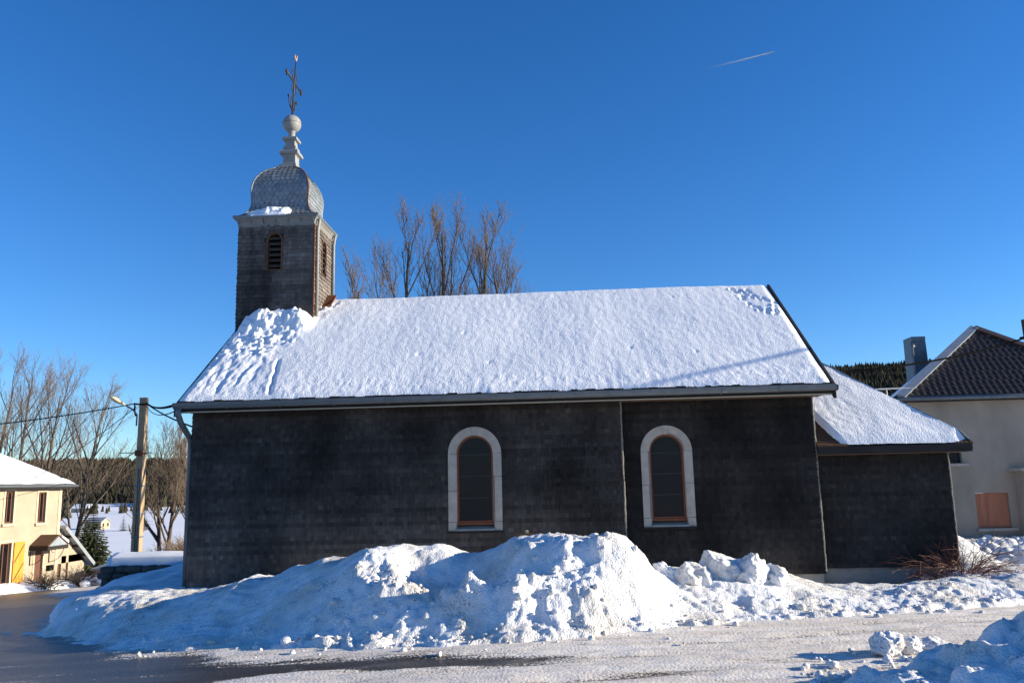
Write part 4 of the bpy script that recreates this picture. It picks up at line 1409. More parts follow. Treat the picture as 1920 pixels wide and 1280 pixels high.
# finial
fin = MB().loft_square(TCX + .05, TCY, [(.17, 8.60), (.135, 8.72), (.13, 8.86), (.145, 8.875), (.20, 8.89), (.205, 8.93), (.19, 8.97), (.135, 8.985), (.125, 9.02), (.14, 9.03), (.14, 9.07), (.105, 9.085), (.10, 9.21), (.155, 9.225), (.16, 9.27), (.15, 9.29), (.09, 9.295)], 1).build('finial', 'white_metal', tower)
FX = TCX + .05
MB().lathe(FX, TCY, [(.075, 9.28), (.073, 9.45), (.085, 9.46), (.0, 9.47)], 20).build('neck', 'white_metal', fin, smooth=True)
ball = MB().lathe(FX, TCY, [(.2 * math.sin(a), 9.64 - .2 * math.cos(a)) for a in np.linspace(.02, math.pi - .02, 20)], 28).build('ball', 'white_metal', fin, smooth=True)
MB().tube([(FX + .2015 * math.cos(a), TCY + .2015 * math.sin(a), 9.64) for a in np.linspace(0, 2 * math.pi, 30)], .004, 4).build('ball_seam', 'rust', fin)
# iron cross, arms running front to back, and weathercock
zc_ = 10.62
q = MB()
q.tube([(FX, TCY, 9.82), (FX + .03, TCY, 10.6), (FX + .06, TCY, 11.12)], [.022, .018, .012], 8)
q.tube([(FX + .03, TCY - .53, zc_), (FX + .03, TCY + .53, zc_)], .02, 8)
for s in (-1, 1):
    q.lathe(0, 0, [], 3) if False else None
    for dy, dz_ in ((.0, .0), (-.045, .045), (-.045, -.045)):
        P, F = ico(1)
        q.add([(FX + .03 + p[0] * .03, TCY + s * (.53 + dy) + p[1] * .035, zc_ + dz_ + p[2] * .035) for p in P], [tuple(f) for f in F])
    for k, (r_, cz) in enumerate(((.13, zc_ + .16), (.13, zc_ - .16))):
        q.tube([(FX + .03, TCY + s * (.02 + r_ * math.sin(a)), cz + (r_ * math.cos(a)) * .9) for a in np.linspace(0, math.pi, 9)], .011, 5)
    q.tube([(FX + .01, TCY + s * (.02 + .11 * math.sin(a)), 10.1 + .16 * math.cos(a)) for a in np.linspace(0, math.pi, 9)], .012, 5)
    q.tube([(FX, TCY + s * .02, 9.95), (FX - .02, TCY + s * .16, 10.05), (FX + s * .02, TCY + s * .2, 10.2)], .011, 5)
    P, F = ico(1)
    q.add([(FX + s * .02 + p[0] * .03, TCY + s * .2 + p[1] * .03, 10.22 + p[2] * .04) for p in P], [tuple(f) for f in F])
q.build('cross', 'iron', fin, smooth=True)
ck = [(-.13, .03), (-.09, .12), (-.055, .05), (-.01, .03), (.03, .08), (.035, .15), (.065, .165), (.08, .14), (.105, .13), (.08, .115), (.075, .06), (.04, -.02), (.01, -.05), (-.05, -.04), (-.1, -.01)]
MB().prism([(FX + .055, TCY + a * .9, 11.16 + c * .8) for a, c in ck], (.014, 0, 0)).build('weathercock', 'gilt', fin)

# ------------------------------------------------------------------ marker behind the bank
mk = empty('wooden_marker', (-.56, 12.8, .4), 'small pale wooden stake with a thin board showing above the snow bank', 'marker')
MB().box(-.575, -.535, 12.79, 12.83, .3, 1.03).build('stake', 'trim_cream', mk)
MB().box(-.745, -.375, 12.775, 12.789, .945, .985).build('board', 'brown_wood', mk)


# ------------------------------------------------------------------ trees
def make_tree(name, label, base, h, group, seed, spread=0.9, up=0.35, n1=9, n2=7, n3=6, n4=3, trunk_frac=0.3, r0=None, fork=1, twig_r=0.006, len1=0.55, cat='tree'):
    rg = random.Random(seed)
    root = empty(name, base, label, cat, group)
    TR, BR, TW_ = MB(), MB(), MB()
    r0 = r0 or h * 0.022
    B0 = Vector(base)

    def path(p, d, ln, nseg, tropism, jit):
        pts = [p]
        d = d.normalized()
        for i in range(nseg):
            d = (d + Vector((rg.gauss(0, jit), rg.gauss(0, jit), rg.gauss(0, jit))) + Vector((0, 0, tropism))).normalized()
            p = p + d * (ln / nseg)
            pts.append(p)
        return pts

    def at(pts, t_):
        k = t_ * (len(pts) - 1)
        i = min(int(k), len(pts) - 2)
        f_ = k - i
        return pts[i].lerp(pts[i + 1], f_), (pts[i + 1] - pts[i]).normalized()

    def side(d, ang):
        az = rg.uniform(0, 2 * math.pi)
        a = d.orthogonal().normalized()
        b_ = d.cross(a)
        return (d * math.cos(ang) + (a * math.cos(az) + b_ * math.sin(az)) * math.sin(ang)).normalized()

    trunks = []
    for k in range(fork):
        d = Vector((rg.uniform(-.12, .12), rg.uniform(-.12, .12), 1)) if fork == 1 else Vector((rg.uniform(-.35, .35), rg.uniform(-.35, .35), 1))
        tp = path(B0 - Vector((0, 0, .3)), d, h * (0.86 if fork == 1 else .8) + .3, 9, 0.05, .035)
        n = len(tp)
        TR.tube(tp, [r0 * (1.25 if i == 0 else 1) * (1 - .85 * i / (n - 1)) + .008 for i in range(n)], 9)
        trunks.append(tp)
    for tp in trunks:
        for i in range(n1):
            t_ = trunk_frac + (0.97 - trunk_frac) * (i + rg.random() * .8) / n1
            p, d = at(tp, t_)
            l1 = h * len1 * (1.05 - t_ * .75) * rg.uniform(.75, 1.15)
            b1 = path(p, side(d, spread * rg.uniform(.75, 1.1) * (1.1 - .4 * t_)), l1, 6, up * .35, .06)
            r1 = r0 * (1 - .8 * t_) * .55
            BR.tube(b1, [r1 * (1 - .8 * k / 6) + .004 for k in range(7)], 6, False)
            for j in range(n2):
                t2 = .25 + .72 * (j + rg.random()) / n2
                p2, d2 = at(b1, t2)
                l2 = l1 * .55 * (1.15 - t2 * .7) * rg.uniform(.7, 1.2)
                b2 = path(p2, side(d2, spread * .75 * rg.uniform(.7, 1.1)), l2, 5, up * .5, .09)
                r2 = max(twig_r * 1.4, r1 * .42 * (1 - .6 * t2))
                BR.tube(b2, [r2 * (1 - .7 * k / 5) + .002 for k in range(6)], 4, False)
                for m_ in range(n3):
                    t3 = .2 + .78 * (m_ + rg.random()) / n3
                    p3, d3 = at(b2, t3)
                    l3 = l2 * .5 * rg.uniform(.6, 1.2)
                    b3 = path(p3, side(d3, .65 * rg.uniform(.6, 1.1)), l3, 3, up * .5, .1)
                    TW_.tube(b3, [twig_r * 1.2, twig_r, twig_r * .8, twig_r * .5], 3, False)
                    for q_ in range(n4):
                        p4, d4 = at(b3, rg.uniform(.25, 1))
                        b4 = path(p4, side(d4, .6), l3 * rg.uniform(.35, .65), 2, up * .4, .1)
                        TW_.tube(b4, [twig_r * .8, twig_r * .65, twig_r * .4], 3, False)
    TR.build('trunk', 'bark', root, True)
    BR.build('branches', 'bark', root, True)
    TW_.build('twigs', 'twig', root, True)
    return root


g = 'bare trees behind the church'
gz = lambda x, y: float(G(x, y)) - .05
for i, (x, y, top, lb, kw) in enumerate([
    (-5.7, 29, 12.6, 'bare tree with upright shoots nearest the bell tower above the ridge', dict(n1=12, spread=.74)),
    (-3.98, 31, 13.2, 'tallest bare tree of upright shoots above the middle of the roof ridge', dict(n1=12, spread=.5)),
    (-2.8, 31.3, 13.0, 'bare tree beside the tallest one behind the roof ridge, to its right', dict(n1=13, spread=.74)),
    (-1.15, 29.5, 11.0, 'low bare tree at the right end of the group behind the ridge', dict(n1=13, spread=.85)),
    (-6.9, 27.2, 9.7, 'small bare tree showing just right of the bell tower', dict(n1=10, spread=.8))]):
    b_ = gz(x, y)
    make_tree('bare_tree', lb, (x, y, b_), top - b_, g, 40 + i, up=.42, n2=7, n3=6, n4=2, trunk_frac=.34, len1=.46, twig_r=.0068, r0=.16, **kw)
g = 'bare trees behind the cream house'
for i, (x, y, top, lb) in enumerate([
    (-39, 57, 12.6, 'tallest bare tree behind the cream house at the left edge'),
    (-35.2, 55, 10.6, 'bare tree rising behind the middle of the snowy house roof'),
    (-31.8, 53, 9.4, 'bare spreading tree behind the right end of the cream house'),
    (-42.5, 60, 12.5, 'bare tree half cut off by the left edge of the picture')]):
    b_ = gz(x, y)
    make_tree('bare_tree', lb, (x, y, b_), top - b_, g, 60 + i, up=.27, spread=.74, n1=14, n2=7, n3=6, n4=2, trunk_frac=.22, len1=.54, twig_r=.0075, r0=.2)
x, y = -25.3, 52.0
make_tree('bare_tree', 'bare forked tree beside the lamp post with dark trunk', (x, y, gz(x, y)), 6.5 - gz(x, y), None, 71, up=.3, spread=.75, n1=14, n2=8, n3=6, n4=2, trunk_frac=.3, len1=.5, twig_r=.008, r0=.17, fork=2)
make_tree('bare_tree', 'slim bare tree half hidden by the church corner', (-21.8, 50, gz(-21.8, 50)), 9.2, None, 72, up=.35, spread=.6, n1=11, n2=7, n3=6, n4=2, trunk_frac=.25, len1=.42, twig_r=.009, r0=.12)
make_tree('bare_tree', 'thin bare sapling left of the forked tree trunk', (-27.2, 53.5, gz(-27.2, 53.5)), 6.0, None, 73, up=.4, spread=.5, n1=8, n2=5, n3=5, n4=1, trunk_frac=.35, len1=.35, twig_r=.010, r0=.1)


def spruce(name, label, base, h, w, seed, group=None, nwh=36):
    rg = random.Random(seed)
    root = empty(name, base, label, 'spruce', group)
    B0 = Vector(base)
    MB().tube([B0 - Vector((0, 0, .4)), B0 + Vector((0, 0, h))], [h * .022, .01], 7).build('trunk', 'bark', root)
    q = MB()
    for i in range(nwh):
        t_ = i / nwh
        z = h * (.05 + .93 * t_)
        L_ = w / 2 * (1 - t_) ** .85 * rg.uniform(.85, 1.1) + .05
        for k in range(15):
            a = 2 * math.pi * (k + rg.random()) / 15 + i
            l = L_ * rg.uniform(.7, 1.12)
            d = Vector((math.cos(a), math.sin(a), 0))
            s = Vector((-d.y, d.x, 0))
            dr = -0.25 * l + .05
            p0 = B0 + Vector((0, 0, z))
            for m_ in range(5):
                f0, f1 = m_ / 5, (m_ + 1.25) / 5
                wd = l * .3 * (1 - f0) + .05
                a0 = p0 + d * l * f0 + Vector((0, 0, dr * f0 ** 1.3))
                a1 = p0 + d * l * f1 + Vector((0, 0, dr * f1 ** 1.3 + rg.uniform(-.04, .06) * l))
                mid_ = (a0 + a1) / 2
                q.add([a0, mid_ + s * wd - Vector((0, 0, .1 * l * rg.random() + .04)), a1, mid_ - s * wd - Vector((0, 0, .1 * l * rg.random() + .04))], [(0, 1, 2), (0, 2, 3)])
    q.build('crown', 'needles', root)
    return root


spruce('spruce_tree', 'dark spruce standing right of the cream house', (-32.1, 56, gz(-32.1, 56)), 0.6 - gz(-32.1, 56), 4.6, 1)
spruce('spruce_tree', 'smaller spruce partly hidden behind the larger one', (-38.5, 66, -5.2), 5.6, 2.6, 2)
for i, (x, y, h, lb) in enumerate([(-168, 314, 6.5, 'leftmost spruce of the small clump on the far snowfield'), (-164, 315, 7.2, 'middle spruce of the clump on the far snowfield'), (-160, 316, 5.8, 'rightmost spruce of the clump on the far snowfield')]):
    spruce('spruce_tree', lb, (x, y, float(G(x, y)) - .3), h, 3.4, 5 + i, 'spruces on the far snowfield', 12)


def bush(name, label, c, size, n, seed, mt, cat='shrub', group=None, arch=.5, r=.006):
    rg = random.Random(seed)
    root = empty(name, c, label, cat, group)
    q = MB()
    for i in range(n):
        a = rg.uniform(0, 2 * math.pi)
        rr_ = abs(rg.gauss(0, .35))
        p = Vector(c) + Vector((math.cos(a) * rr_ * size[0], math.sin(a) * rr_ * size[1], -.05))
        d = Vector((math.cos(a) * arch + rg.gauss(0, .3), math.sin(a) * arch + rg.gauss(0, .3), 1)).normalized()
        l = size[2] * rg.uniform(.5, 1.15)
        pts = [p]
        for k in range(5):
            d = (d + Vector((rg.gauss(0, .12), rg.gauss(0, .12), -.16 * arch * 2))).normalized()
            p = p + d * l / 5
            pts.append(p)
        q.tube(pts, [r, r * .9, r * .8, r * .7, r * .6, r * .4], 3, False)
        for m_ in range(3):
            j = rg.randint(2, 4)
            dd = (d + Vector((rg.gauss(0, .7), rg.gauss(0, .7), rg.gauss(.1, .4)))).normalized()
            q.tube([pts[j], pts[j] + dd * l * .16, pts[j] + dd * l * .3 + Vector((0, 0, -.02))], [r * .6, r * .5, r * .35], 3, False)
    q.build('twigs', mt, root)
    return root


bush('bare_shrub', 'reddish bare shrub growing out of the snow at the annex corner', (6.2, 13.7, .1), (.8, .3, .85), 190, 3, 'red_twig', arch=.7, r=.0055)
bush('bare_shrub', 'brown shrub under the yellow shutter of the cream house', (-26.2, 41.6, -3.0), (.8, .8, 1.0), 110, 4, 'bark', arch=.5, r=.02)
bush('bare_shrub', 'tangled shrub beside the brown door of the cream house', (-26.3, 45.0, -3.2), (.7, .8, 1.3), 80, 5, 'bark', arch=.6, r=.016)
for i, (px, py, pz_, s) in enumerate([(-21.0, 46, -2.2, 1.6), (-24.5, 52, -4.2, 2.6), (-19.0, 45, -2.0, 1.5), (-27.5, 54, -4.6, 2.6), (-22.5, 49, -3.2, 2.0), (-18.5, 41, -1.6, 1.3), (-30, 60, -5.3, 3.0), (-25, 60, -5.5, 3.2)]):
    lbs = ['low brown bush behind the foot of the lamp post', 'brown thicket in the gap right of the spruce', 'brown bush at the foot of the forked tree', 'brown thicket at the foot of the spruce',
           'brown thicket between the spruce and the lamp post', 'brown bush beside the church corner behind the snowy wall', 'brown thicket behind the spruce towards the valley', 'brown thicket above the valley field left of the post']
    bush('thicket', lbs[i], (px, py, pz_), (s * 1.3, s, s * .9), 170, 20 + i, 'twig', 'thicket', 'thickets beyond the yard', arch=.35, r=.014)


# ------------------------------------------------------------------ far forest (one mass) and far houses
def forest(name, label, P, seed):
    """many small two-tier conifers joined into one mass; P = rows of x, y, z, height"""
    rg = np.random.default_rng(seed)
    P = np.asarray(P)
    n = len(P)
    w = P[:, 3] * rg.uniform(.2, .34, n)
    a0 = rg.uniform(0, 6.28, n)
    V = np.zeros((n, 20, 3))
    for t_, (zz, ww) in enumerate(((.0, 1), (.55, .42), (.45, .68), (1, .03))):
        for k in range(5):
            a = a0 + k * 1.2566 + zz
            rr_ = w * ww * rg.uniform(.75, 1.25, n)
            V[:, t_ * 5 + k] = np.stack([P[:, 0] + rr_ * np.cos(a), P[:, 1] + rr_ * np.sin(a), P[:, 2] + P[:, 3] * (zz + rg.uniform(-.03, .03, n))], -1)
    f = np.array([(b_ * 5 + k, b_ * 5 + (k + 1) % 5, b_ * 5 + 5 + (k + 1) % 5, b_ * 5 + 5 + k) for b_ in (0, 2) for k in range(5)])
    Q = (np.arange(n)[:, None, None] * 20 + f[None]).reshape(-1, 4)
    tn = np.repeat(rg.uniform(.5, 1.5, n) * (1 + .5 * noise3(P[:, 0] / 90, P[:, 1] / 90, 2)), 20)
    o = mesh_np(name, V.reshape(-1, 3), Q, 'forest', attrs={'tone': tn})
    return tag(o, label, 'forest', kind='stuff')


def scatter(n, t0, t1, r0, r1, h0, h1, seed, keepf=None):
    rg = np.random.default_rng(seed)
    th_ = rg.uniform(t0, t1, n)
    r_ = np.sqrt(rg.uniform(r0 ** 2, r1 ** 2, n))
    x, y = r_ * np.sin(th_), r_ * np.cos(th_)
    P = np.stack([x, y, G(x, y) - .5, rg.uniform(h0, h1, n) * rg.choice([.7, 1, 1, 1.2], n)], -1)
    return P[keepf(x, y, r_)] if keepf else P


forest('conifer_forest', 'dark conifer forest on the hill beyond the valley', scatter(14000, -.72, -.34, 1010, 1950, 10, 17, 1, lambda x, y, r_: r_ > 1075 + 90 * noise3(x / 110, y / 110, 0)), 1)
forest('conifer_forest', 'dark conifer forest on the hill behind the grey house', scatter(15000, .27, .58, 750, 1980, 10, 17, 2), 2)
forest('conifer_copse', 'scattered conifers on the far snowfield edge', scatter(420, -.75, -.4, 420, 1080, 5, 10, 3, lambda x, y, r_: noise3(x / 60, y / 60, 4) > .18), 3)


def far_house(name, label, c, sx, sy, hw, hr, wallm, roofm):
    x, y, z = c
    root = empty(name, c, label, 'house')
    w = MB().box(x - sx, x + sx, y - sy, y + sy, z - 3, z + hw).build('wall', wallm, root)
    q = MB()
    for s in (-1, 1):
        q.hexa([(x - sx * 1.1, y + s * (sy + .5), z + hw - .2), (x + sx * 1.1, y + s * (sy + .5), z + hw - .2), (x + sx * 1.1, y, z + hr - .2), (x - sx * 1.1, y, z + hr - .2),
                (x - sx * 1.1, y + s * (sy + .5), z + hw + .2), (x + sx * 1.1, y + s * (sy + .5), z + hw + .2), (x + sx * 1.1, y, z + hr + .25), (x - sx * 1.1, y, z + hr + .25)])
    q.build('roof', roofm, root)
    q = MB().prism([(x + sx - .05, y - sy, z + hw), (x + sx - .05, y + sy, z + hw), (x + sx - .05, y, z + hr - .2)], (.04, 0, 0))
    q.build('gable', wallm, root)
    for k in (-.5, .5):
        MB().box(x + sx, x + sx + .06, y + sy * k - .5, y + sy * k + .5, z + .9, z + 2.2).build('window', 'glass', root)
        MB().box(x + sx * k - .5, x + sx * k + .5, y - sy - .06, y - sy, z + .9, z + 2.2).build('window', 'glass', root)
    return root


far_house('far_chalet', 'small chalet with pale gable on the far snowfield', (-186, 328, float(G(-186, 328))), 3.2, 3.4, 2.6, 4.3, 'render_cream', 'metal_sheet')
far_house('far_farmhouse', 'white roofed farmhouse at the far forest edge', (-470, 800, float(G(-470, 800))), 8, 6, 4.0, 8.0, 'render_grey', 'far_snow')

# ------------------------------------------------------------------ cream house on the left
K = 1.1
hx = -25 * K


def HP(y, z):
    return y * K, 1.75 + (z - 1.75) * K


house = empty('cream_house', (hx - 4.5, 40, -3.2), 'cream rendered house with snowy roof, yellow shutter and brown door', 'house')
y0w, y1w = 26.0, HP(40.6, 0)[0]
zeave, zbase = HP(0, 2.08)[1], -4.2
ops = {'w1': (36.40, 37.0, 0.44, 1.86), 'w2': (38.78, 39.38, 0.36, 1.80), 'fw': (36.27, 37.05, -2.25, -.43), 'door': (38.80, 39.43, -2.55, -.93)}
holes = [(HP(a, c)[0], HP(b_, c)[0], HP(a, c)[1], HP(a, d)[1]) for a, b_, c, d in ops.values()]


def holed(mb, y0, y1, z0, z1, x, holes):
    us = sorted({y0, y1, *[h[0] for h in holes], *[h[1] for h in holes]})
    zs_ = sorted({z0, z1, *[h[2] for h in holes], *[h[3] for h in holes]})
    for a, b_ in zip(us[:-1], us[1:]):
        for c, d in zip(zs_[:-1], zs_[1:]):
            if any(h[0] - 1e-6 <= a and b_ <= h[1] + 1e-6 and h[2] - 1e-6 <= c and d <= h[3] + 1e-6 for h in holes):
                continue
            mb.add([(x, a, c), (x, b_, c), (x, b_, d), (x, a, d)], [(0, 1, 2, 3)])
    for a, b_, c, d in holes:
        x2 = x - .22
        mb.add([(x, a, c), (x2, a, c), (x2, b_, c), (x, b_, c), (x, a, d), (x2, a, d), (x2, b_, d), (x, b_, d)], [(0, 1, 2, 3), (7, 6, 5, 4), (0, 4, 5, 1), (3, 2, 6, 7)])
    return mb


mb = holed(MB(), y0w, y1w, zbase, zeave, hx, holes)
DX = 8.4
rz = HP(0, 3.72)[1]
mb.add([(hx, y1w, zbase), (hx - DX, y1w, zbase), (hx - DX, y1w, zeave), (hx - DX / 2, y1w, rz - .15), (hx, y1w, zeave)], [(0, 1, 2, 3, 4)])
mb.add([(hx, y0w, zbase), (hx - DX, y0w, zbase), (hx - DX, y0w, zeave), (hx - DX / 2, y0w, rz - .15), (hx, y0w, zeave)], [(0, 1, 2, 3, 4)])
mb.add([(hx - DX, y0w, zbase), (hx - DX, y1w, zbase), (hx - DX, y1w, zeave), (hx - DX, y0w, zeave)], [(0, 1, 2, 3)])
hw_ = mb.build('wall', 'render_cream', house)
MB().box(hx, hx + .03, y1w - .22, y1w + .03, zbase, zeave).build('corner_stone', 'trim_cream', house)
q = MB()
for s, xa in ((1, hx + .55), (-1, hx - DX - .55)):
    q.hexa([(xa, y0w - .4, zeave - .12), (xa, y1w + .5, zeave - .12), (hx - DX / 2, y1w + .5, rz - .12), (hx - DX / 2, y0w - .4, rz - .12),
            (xa, y0w - .4, zeave + .06), (xa, y1w + .5, zeave + .06), (hx - DX / 2, y1w + .5, rz + .06), (hx - DX / 2, y0w - .4, rz + .06)])
hroof = q.build('roof', 'dark_wood', house)
MB().tube([(hx + .6, y0w - .4, zeave + .0), (hx + .6, y1w + .5, zeave + .0)], .07, 8).build('gutter', 'zinc', hroof, True)
# snow on its roof
u, v, Q = grid(np.linspace(0, 1, 160), np.linspace(0, 1, 60))
for s, xa in ((1, hx + .5), (-1, hx - DX - .5)):
    yy = y0w - .35 + (y1w - y0w + .85) * u
    xx = xa + (hx - DX / 2 - xa) * v
    e_ = np.minimum(np.minimum(u * 17, (1 - u) * 17), 9)
    th = .20 * (0.3 + .7 * np.sqrt(sstep(0, .07, v))) * (0.4 + .6 * np.sqrt(sstep(0, .35, e_))) + .03 * fbm(xx * .7, yy * .4, 2, 3) - .05 * np.exp(-((v - .16) / .03) ** 2)
    zz = zeave + .05 + (rz - zeave) * v + th
    mesh_np('roof_snow', np.stack([xx, yy, zz], -1).reshape(-1, 3), Q if s > 0 else Q[:, ::-1], 'snow', house, smooth=True)
MB().box(hx - DX / 2 - .5, hx - DX / 2 + .4, 38.6, 39.4, rz - .3, rz + .42).build('chimney', 'rust', hroof)
for nm, (a, b_, c, d) in zip(ops, holes):
    tr = MB()
    tw = .13
    tr.box(hx + .002, hx + .03, a - tw, a, c - .02, d + tw)
    tr.box(hx + .002, hx + .03, b_, b_ + tw, c - .02, d + tw)
    tr.box(hx + .002, hx + .03, a, b_, d, d + tw)
    isdoor = nm == 'door'
    if isdoor:
        dd = MB().box(hx - .16, hx - .11, a, b_, c, d).build('door', 'door_wood', house)
        tr.build('frame', 'trim_cream', dd)
        for k in range(2):
            MB().box(hx - .108, hx - .09, a + .12, b_ - .12, c + .2 + k * .9, c + .95 + k * .85).build('panel', 'door_wood', dd)
        MB().tube([(hx - .08, b_ - .1, c + 1.0), (hx - .08, b_ - .2, c + 1.0)], .02, 6).build('handle', 'zinc', dd)
    else:
        wn = MB()
        for bx in ((a, a + .07, c, d), (b_ - .07, b_, c, d), (a + .07, b_ - .07, c, c + .07), (a + .07, b_ - .07, d - .07, d), ((a + b_) / 2 - .035, (a + b_) / 2 + .035, c + .07, d - .07)):
            wn.box(hx - .17, hx - .11, *bx)
        wo_ = wn.build('window', 'door_wood', house)
        tr.build('frame', 'trim_cream', wo_)
        for a2, b2 in ((a + .07, (a + b_) / 2 - .035), ((a + b_) / 2 + .035, b_ - .07)):
            MB().box(hx - .15, hx - .14, a2, b2, c + .07, d - .07).build('pane', 'glass', wo_)
        MB().box(hx - .32, hx - .28, a + .05, (a + b_) / 2, c + .1, c + .9).build('curtain', 'curtain', wo_)
        if nm != 'fw':
            MB().box(hx + .002, hx + .12, a - .2, b_ + .2, c - .14, c - .02).build('sill', 'trim_cream', wo_)
        else:
            MB().box(hx + .002, hx + .3, a - .5, b_ + .3, c - .5, c - .02).build('step', 'trim_cream', wo_)
# yellow shutter folded open
a, b_, c, d = holes[2]
q = MB().box(hx + .05, hx + .09, b_ + .14, b_ + .95, c, d)
sht = q.build('shutter', 'yellow_paint', house)
q = MB()
q.bar((hx + .10, b_ + .18, c + .12), (hx + .10, b_ + .9, c + .95), .02, .05)
q.bar((hx + .10, b_ + .18, d - .98), (hx + .10, b_ + .9, d - .12), .02, .05)
q.build('brace', 'brown_wood', sht)
for zz in (c + .1, (c + d) / 2, d - .1):
    MB().box(hx + .091, hx + .105, b_ + .14, b_ + .95, zz - .05, zz + .05).build('ledge', 'yellow_paint', sht)
MB().box(hx + .05, hx + .09, a - .95, a - .14, c, d).build('shutter', 'yellow_paint', house)
# door canopy
ya, yb = HP(38.35, 0)[0], HP(40.0, 0)[0]
zc0 = HP(0, -.72)[1]
cp = MB()
cp.hexa([(hx, ya, zc0), (hx + 1.0, ya, zc0), (hx + 1.0, (ya + yb) / 2, zc0 + .5), (hx, (ya + yb) / 2, zc0 + .5), (hx, ya, zc0 + .06), (hx + 1.0, ya, zc0 + .06), (hx + 1.0, (ya + yb) / 2, zc0 + .56), (hx, (ya + yb) / 2, zc0 + .56)])
cp.hexa([(hx, yb, zc0), (hx + 1.0, yb, zc0), (hx + 1.0, (ya + yb) / 2, zc0 + .5), (hx, (ya + yb) / 2, zc0 + .5), (hx, yb, zc0 + .06), (hx + 1.0, yb, zc0 + .06), (hx + 1.0, (ya + yb) / 2, zc0 + .56), (hx, (ya + yb) / 2, zc0 + .56)])
can = cp.build('canopy', 'brown_wood', house)
MB().prism([(hx + .96, ya + .1, zc0), (hx + .96, yb - .1, zc0), (hx + .96, (ya + yb) / 2, zc0 + .46)], (.03, 0, 0)).build('gable_pane', 'metal_sheet', can)
MB().box(hx + .0, hx + 1.02, ya - .02, ya + .05, zc0 - .2, zc0 - .002).build('valance', 'dark_wood', can)
MB().box(hx + .98, hx + 1.03, ya + .06, yb - .06, zc0 - .2, zc0 - .002).build('valance', 'dark_wood', can)
q = MB()
q.hexa([(hx + .05, (ya + yb) / 2 + .3, zc0 + .42), (hx + .98, (ya + yb) / 2 + .3, zc0 + .42), (hx + .98, yb + .05, zc0 + .06), (hx + .05, yb + .05, zc0 + .06), (hx + .05, (ya + yb) / 2 + .3, zc0 + .5), (hx + .98, (ya + yb) / 2 + .3, zc0 + .5), (hx + .98, yb + .05, zc0 + .2), (hx + .05, yb + .05, zc0 + .2)])
q.build('canopy_snow', 'snow', can)
for yy in (ya + .1, yb - .1):
    q = MB()
    q.tube([(hx + .03, yy, zc0 - .9)] + [(hx + .03 + .8 * math.sin(t_), yy, zc0 - .9 + .88 * (1 - math.cos(t_))) for t_ in np.linspace(.1, 1.5, 7)], .018, 5)
    q.tube([(hx + .03, yy, zc0 - .05), (hx + .03, yy, zc0 - .95)], .018, 5)
    q.tube([(hx + .25 + .12 * math.cos(t_), yy, zc0 - .3 + .12 * math.sin(t_)) for t_ in np.linspace(0, 5, 10)], .012, 5)
    q.build('bracket', 'iron', can)
MB().box(hx + .01, hx + .16, HP(39.75, 0)[0], HP(40.15, 0)[0], HP(0, -1.95)[1], HP(0, -1.7)[1]).build('letter_box', 'cable', house)
# lean-to
yl1 = HP(43.0, 0)[0]
zt, zb_ = HP(0, .10)[1], HP(0, -1.95)[1]
lw = MB()
lean_h = [(HP(40.52, 0)[0] + .02, HP(40.98, 0)[0], HP(0, -2.55)[1], HP(0, -1.37)[1]), (HP(41.38, 0)[0], HP(41.58, 0)[0], HP(0, -2.55)[1], HP(0, -1.37)[1])]
holed(lw, y1w + .035, yl1, zbase, zb_ + .25, hx - .004, lean_h)
ztop = lambda y: zt - .1 - (y - y1w) * (zt - zb_) / (yl1 + .45 - y1w)
lw.add([(hx - .004, y1w + .035, zb_ + .25), (hx - .004, yl1, zb_ + .25), (hx - .004, yl1, ztop(yl1)), (hx - .004, y1w + .035, ztop(y1w))], [(0, 1, 2, 3)])
lw.add([(hx - .004, yl1, zbase), (hx - 6, yl1, zbase), (hx - 6, yl1, ztop(yl1)), (hx - .004, yl1, ztop(yl1))], [(0, 1, 2, 3)])
lean = lw.build('lean_to_wall', 'render_cream', house)
for a, b_, c, d in lean_h:
    MB().box(hx - .15, hx - .1, a, b_, c, d).build('shutter_panel', 'door_wood', lean)
lr = MB().hexa([(hx + .35, y1w + .04, zt - .08), (hx - 6, y1w + .04, zt - .08), (hx - 6, yl1 + .45, zb_ - .08), (hx + .35, yl1 + .45, zb_ - .08),
                (hx + .35, y1w + .04, zt + .05), (hx - 6, y1w + .04, zt + .05), (hx - 6, yl1 + .45, zb_ + .05), (hx + .35, yl1 + .45, zb_ + .05)]).build('lean_to_roof', 'metal_sheet', house)
MB().bar((hx + .37, y1w + .05, zt - .04), (hx + .37, yl1 + .45, zb_ - .04), .04, .2).build('barge_board', 'metal_sheet', lr)
for k in range(3):
    yy = y1w + .6 + k * .75
    MB().box(hx + .0, hx + .33, yy, yy + .1, ztop(yy) - .13, ztop(yy) + .0).build('rafter', 'dark_wood', lr)

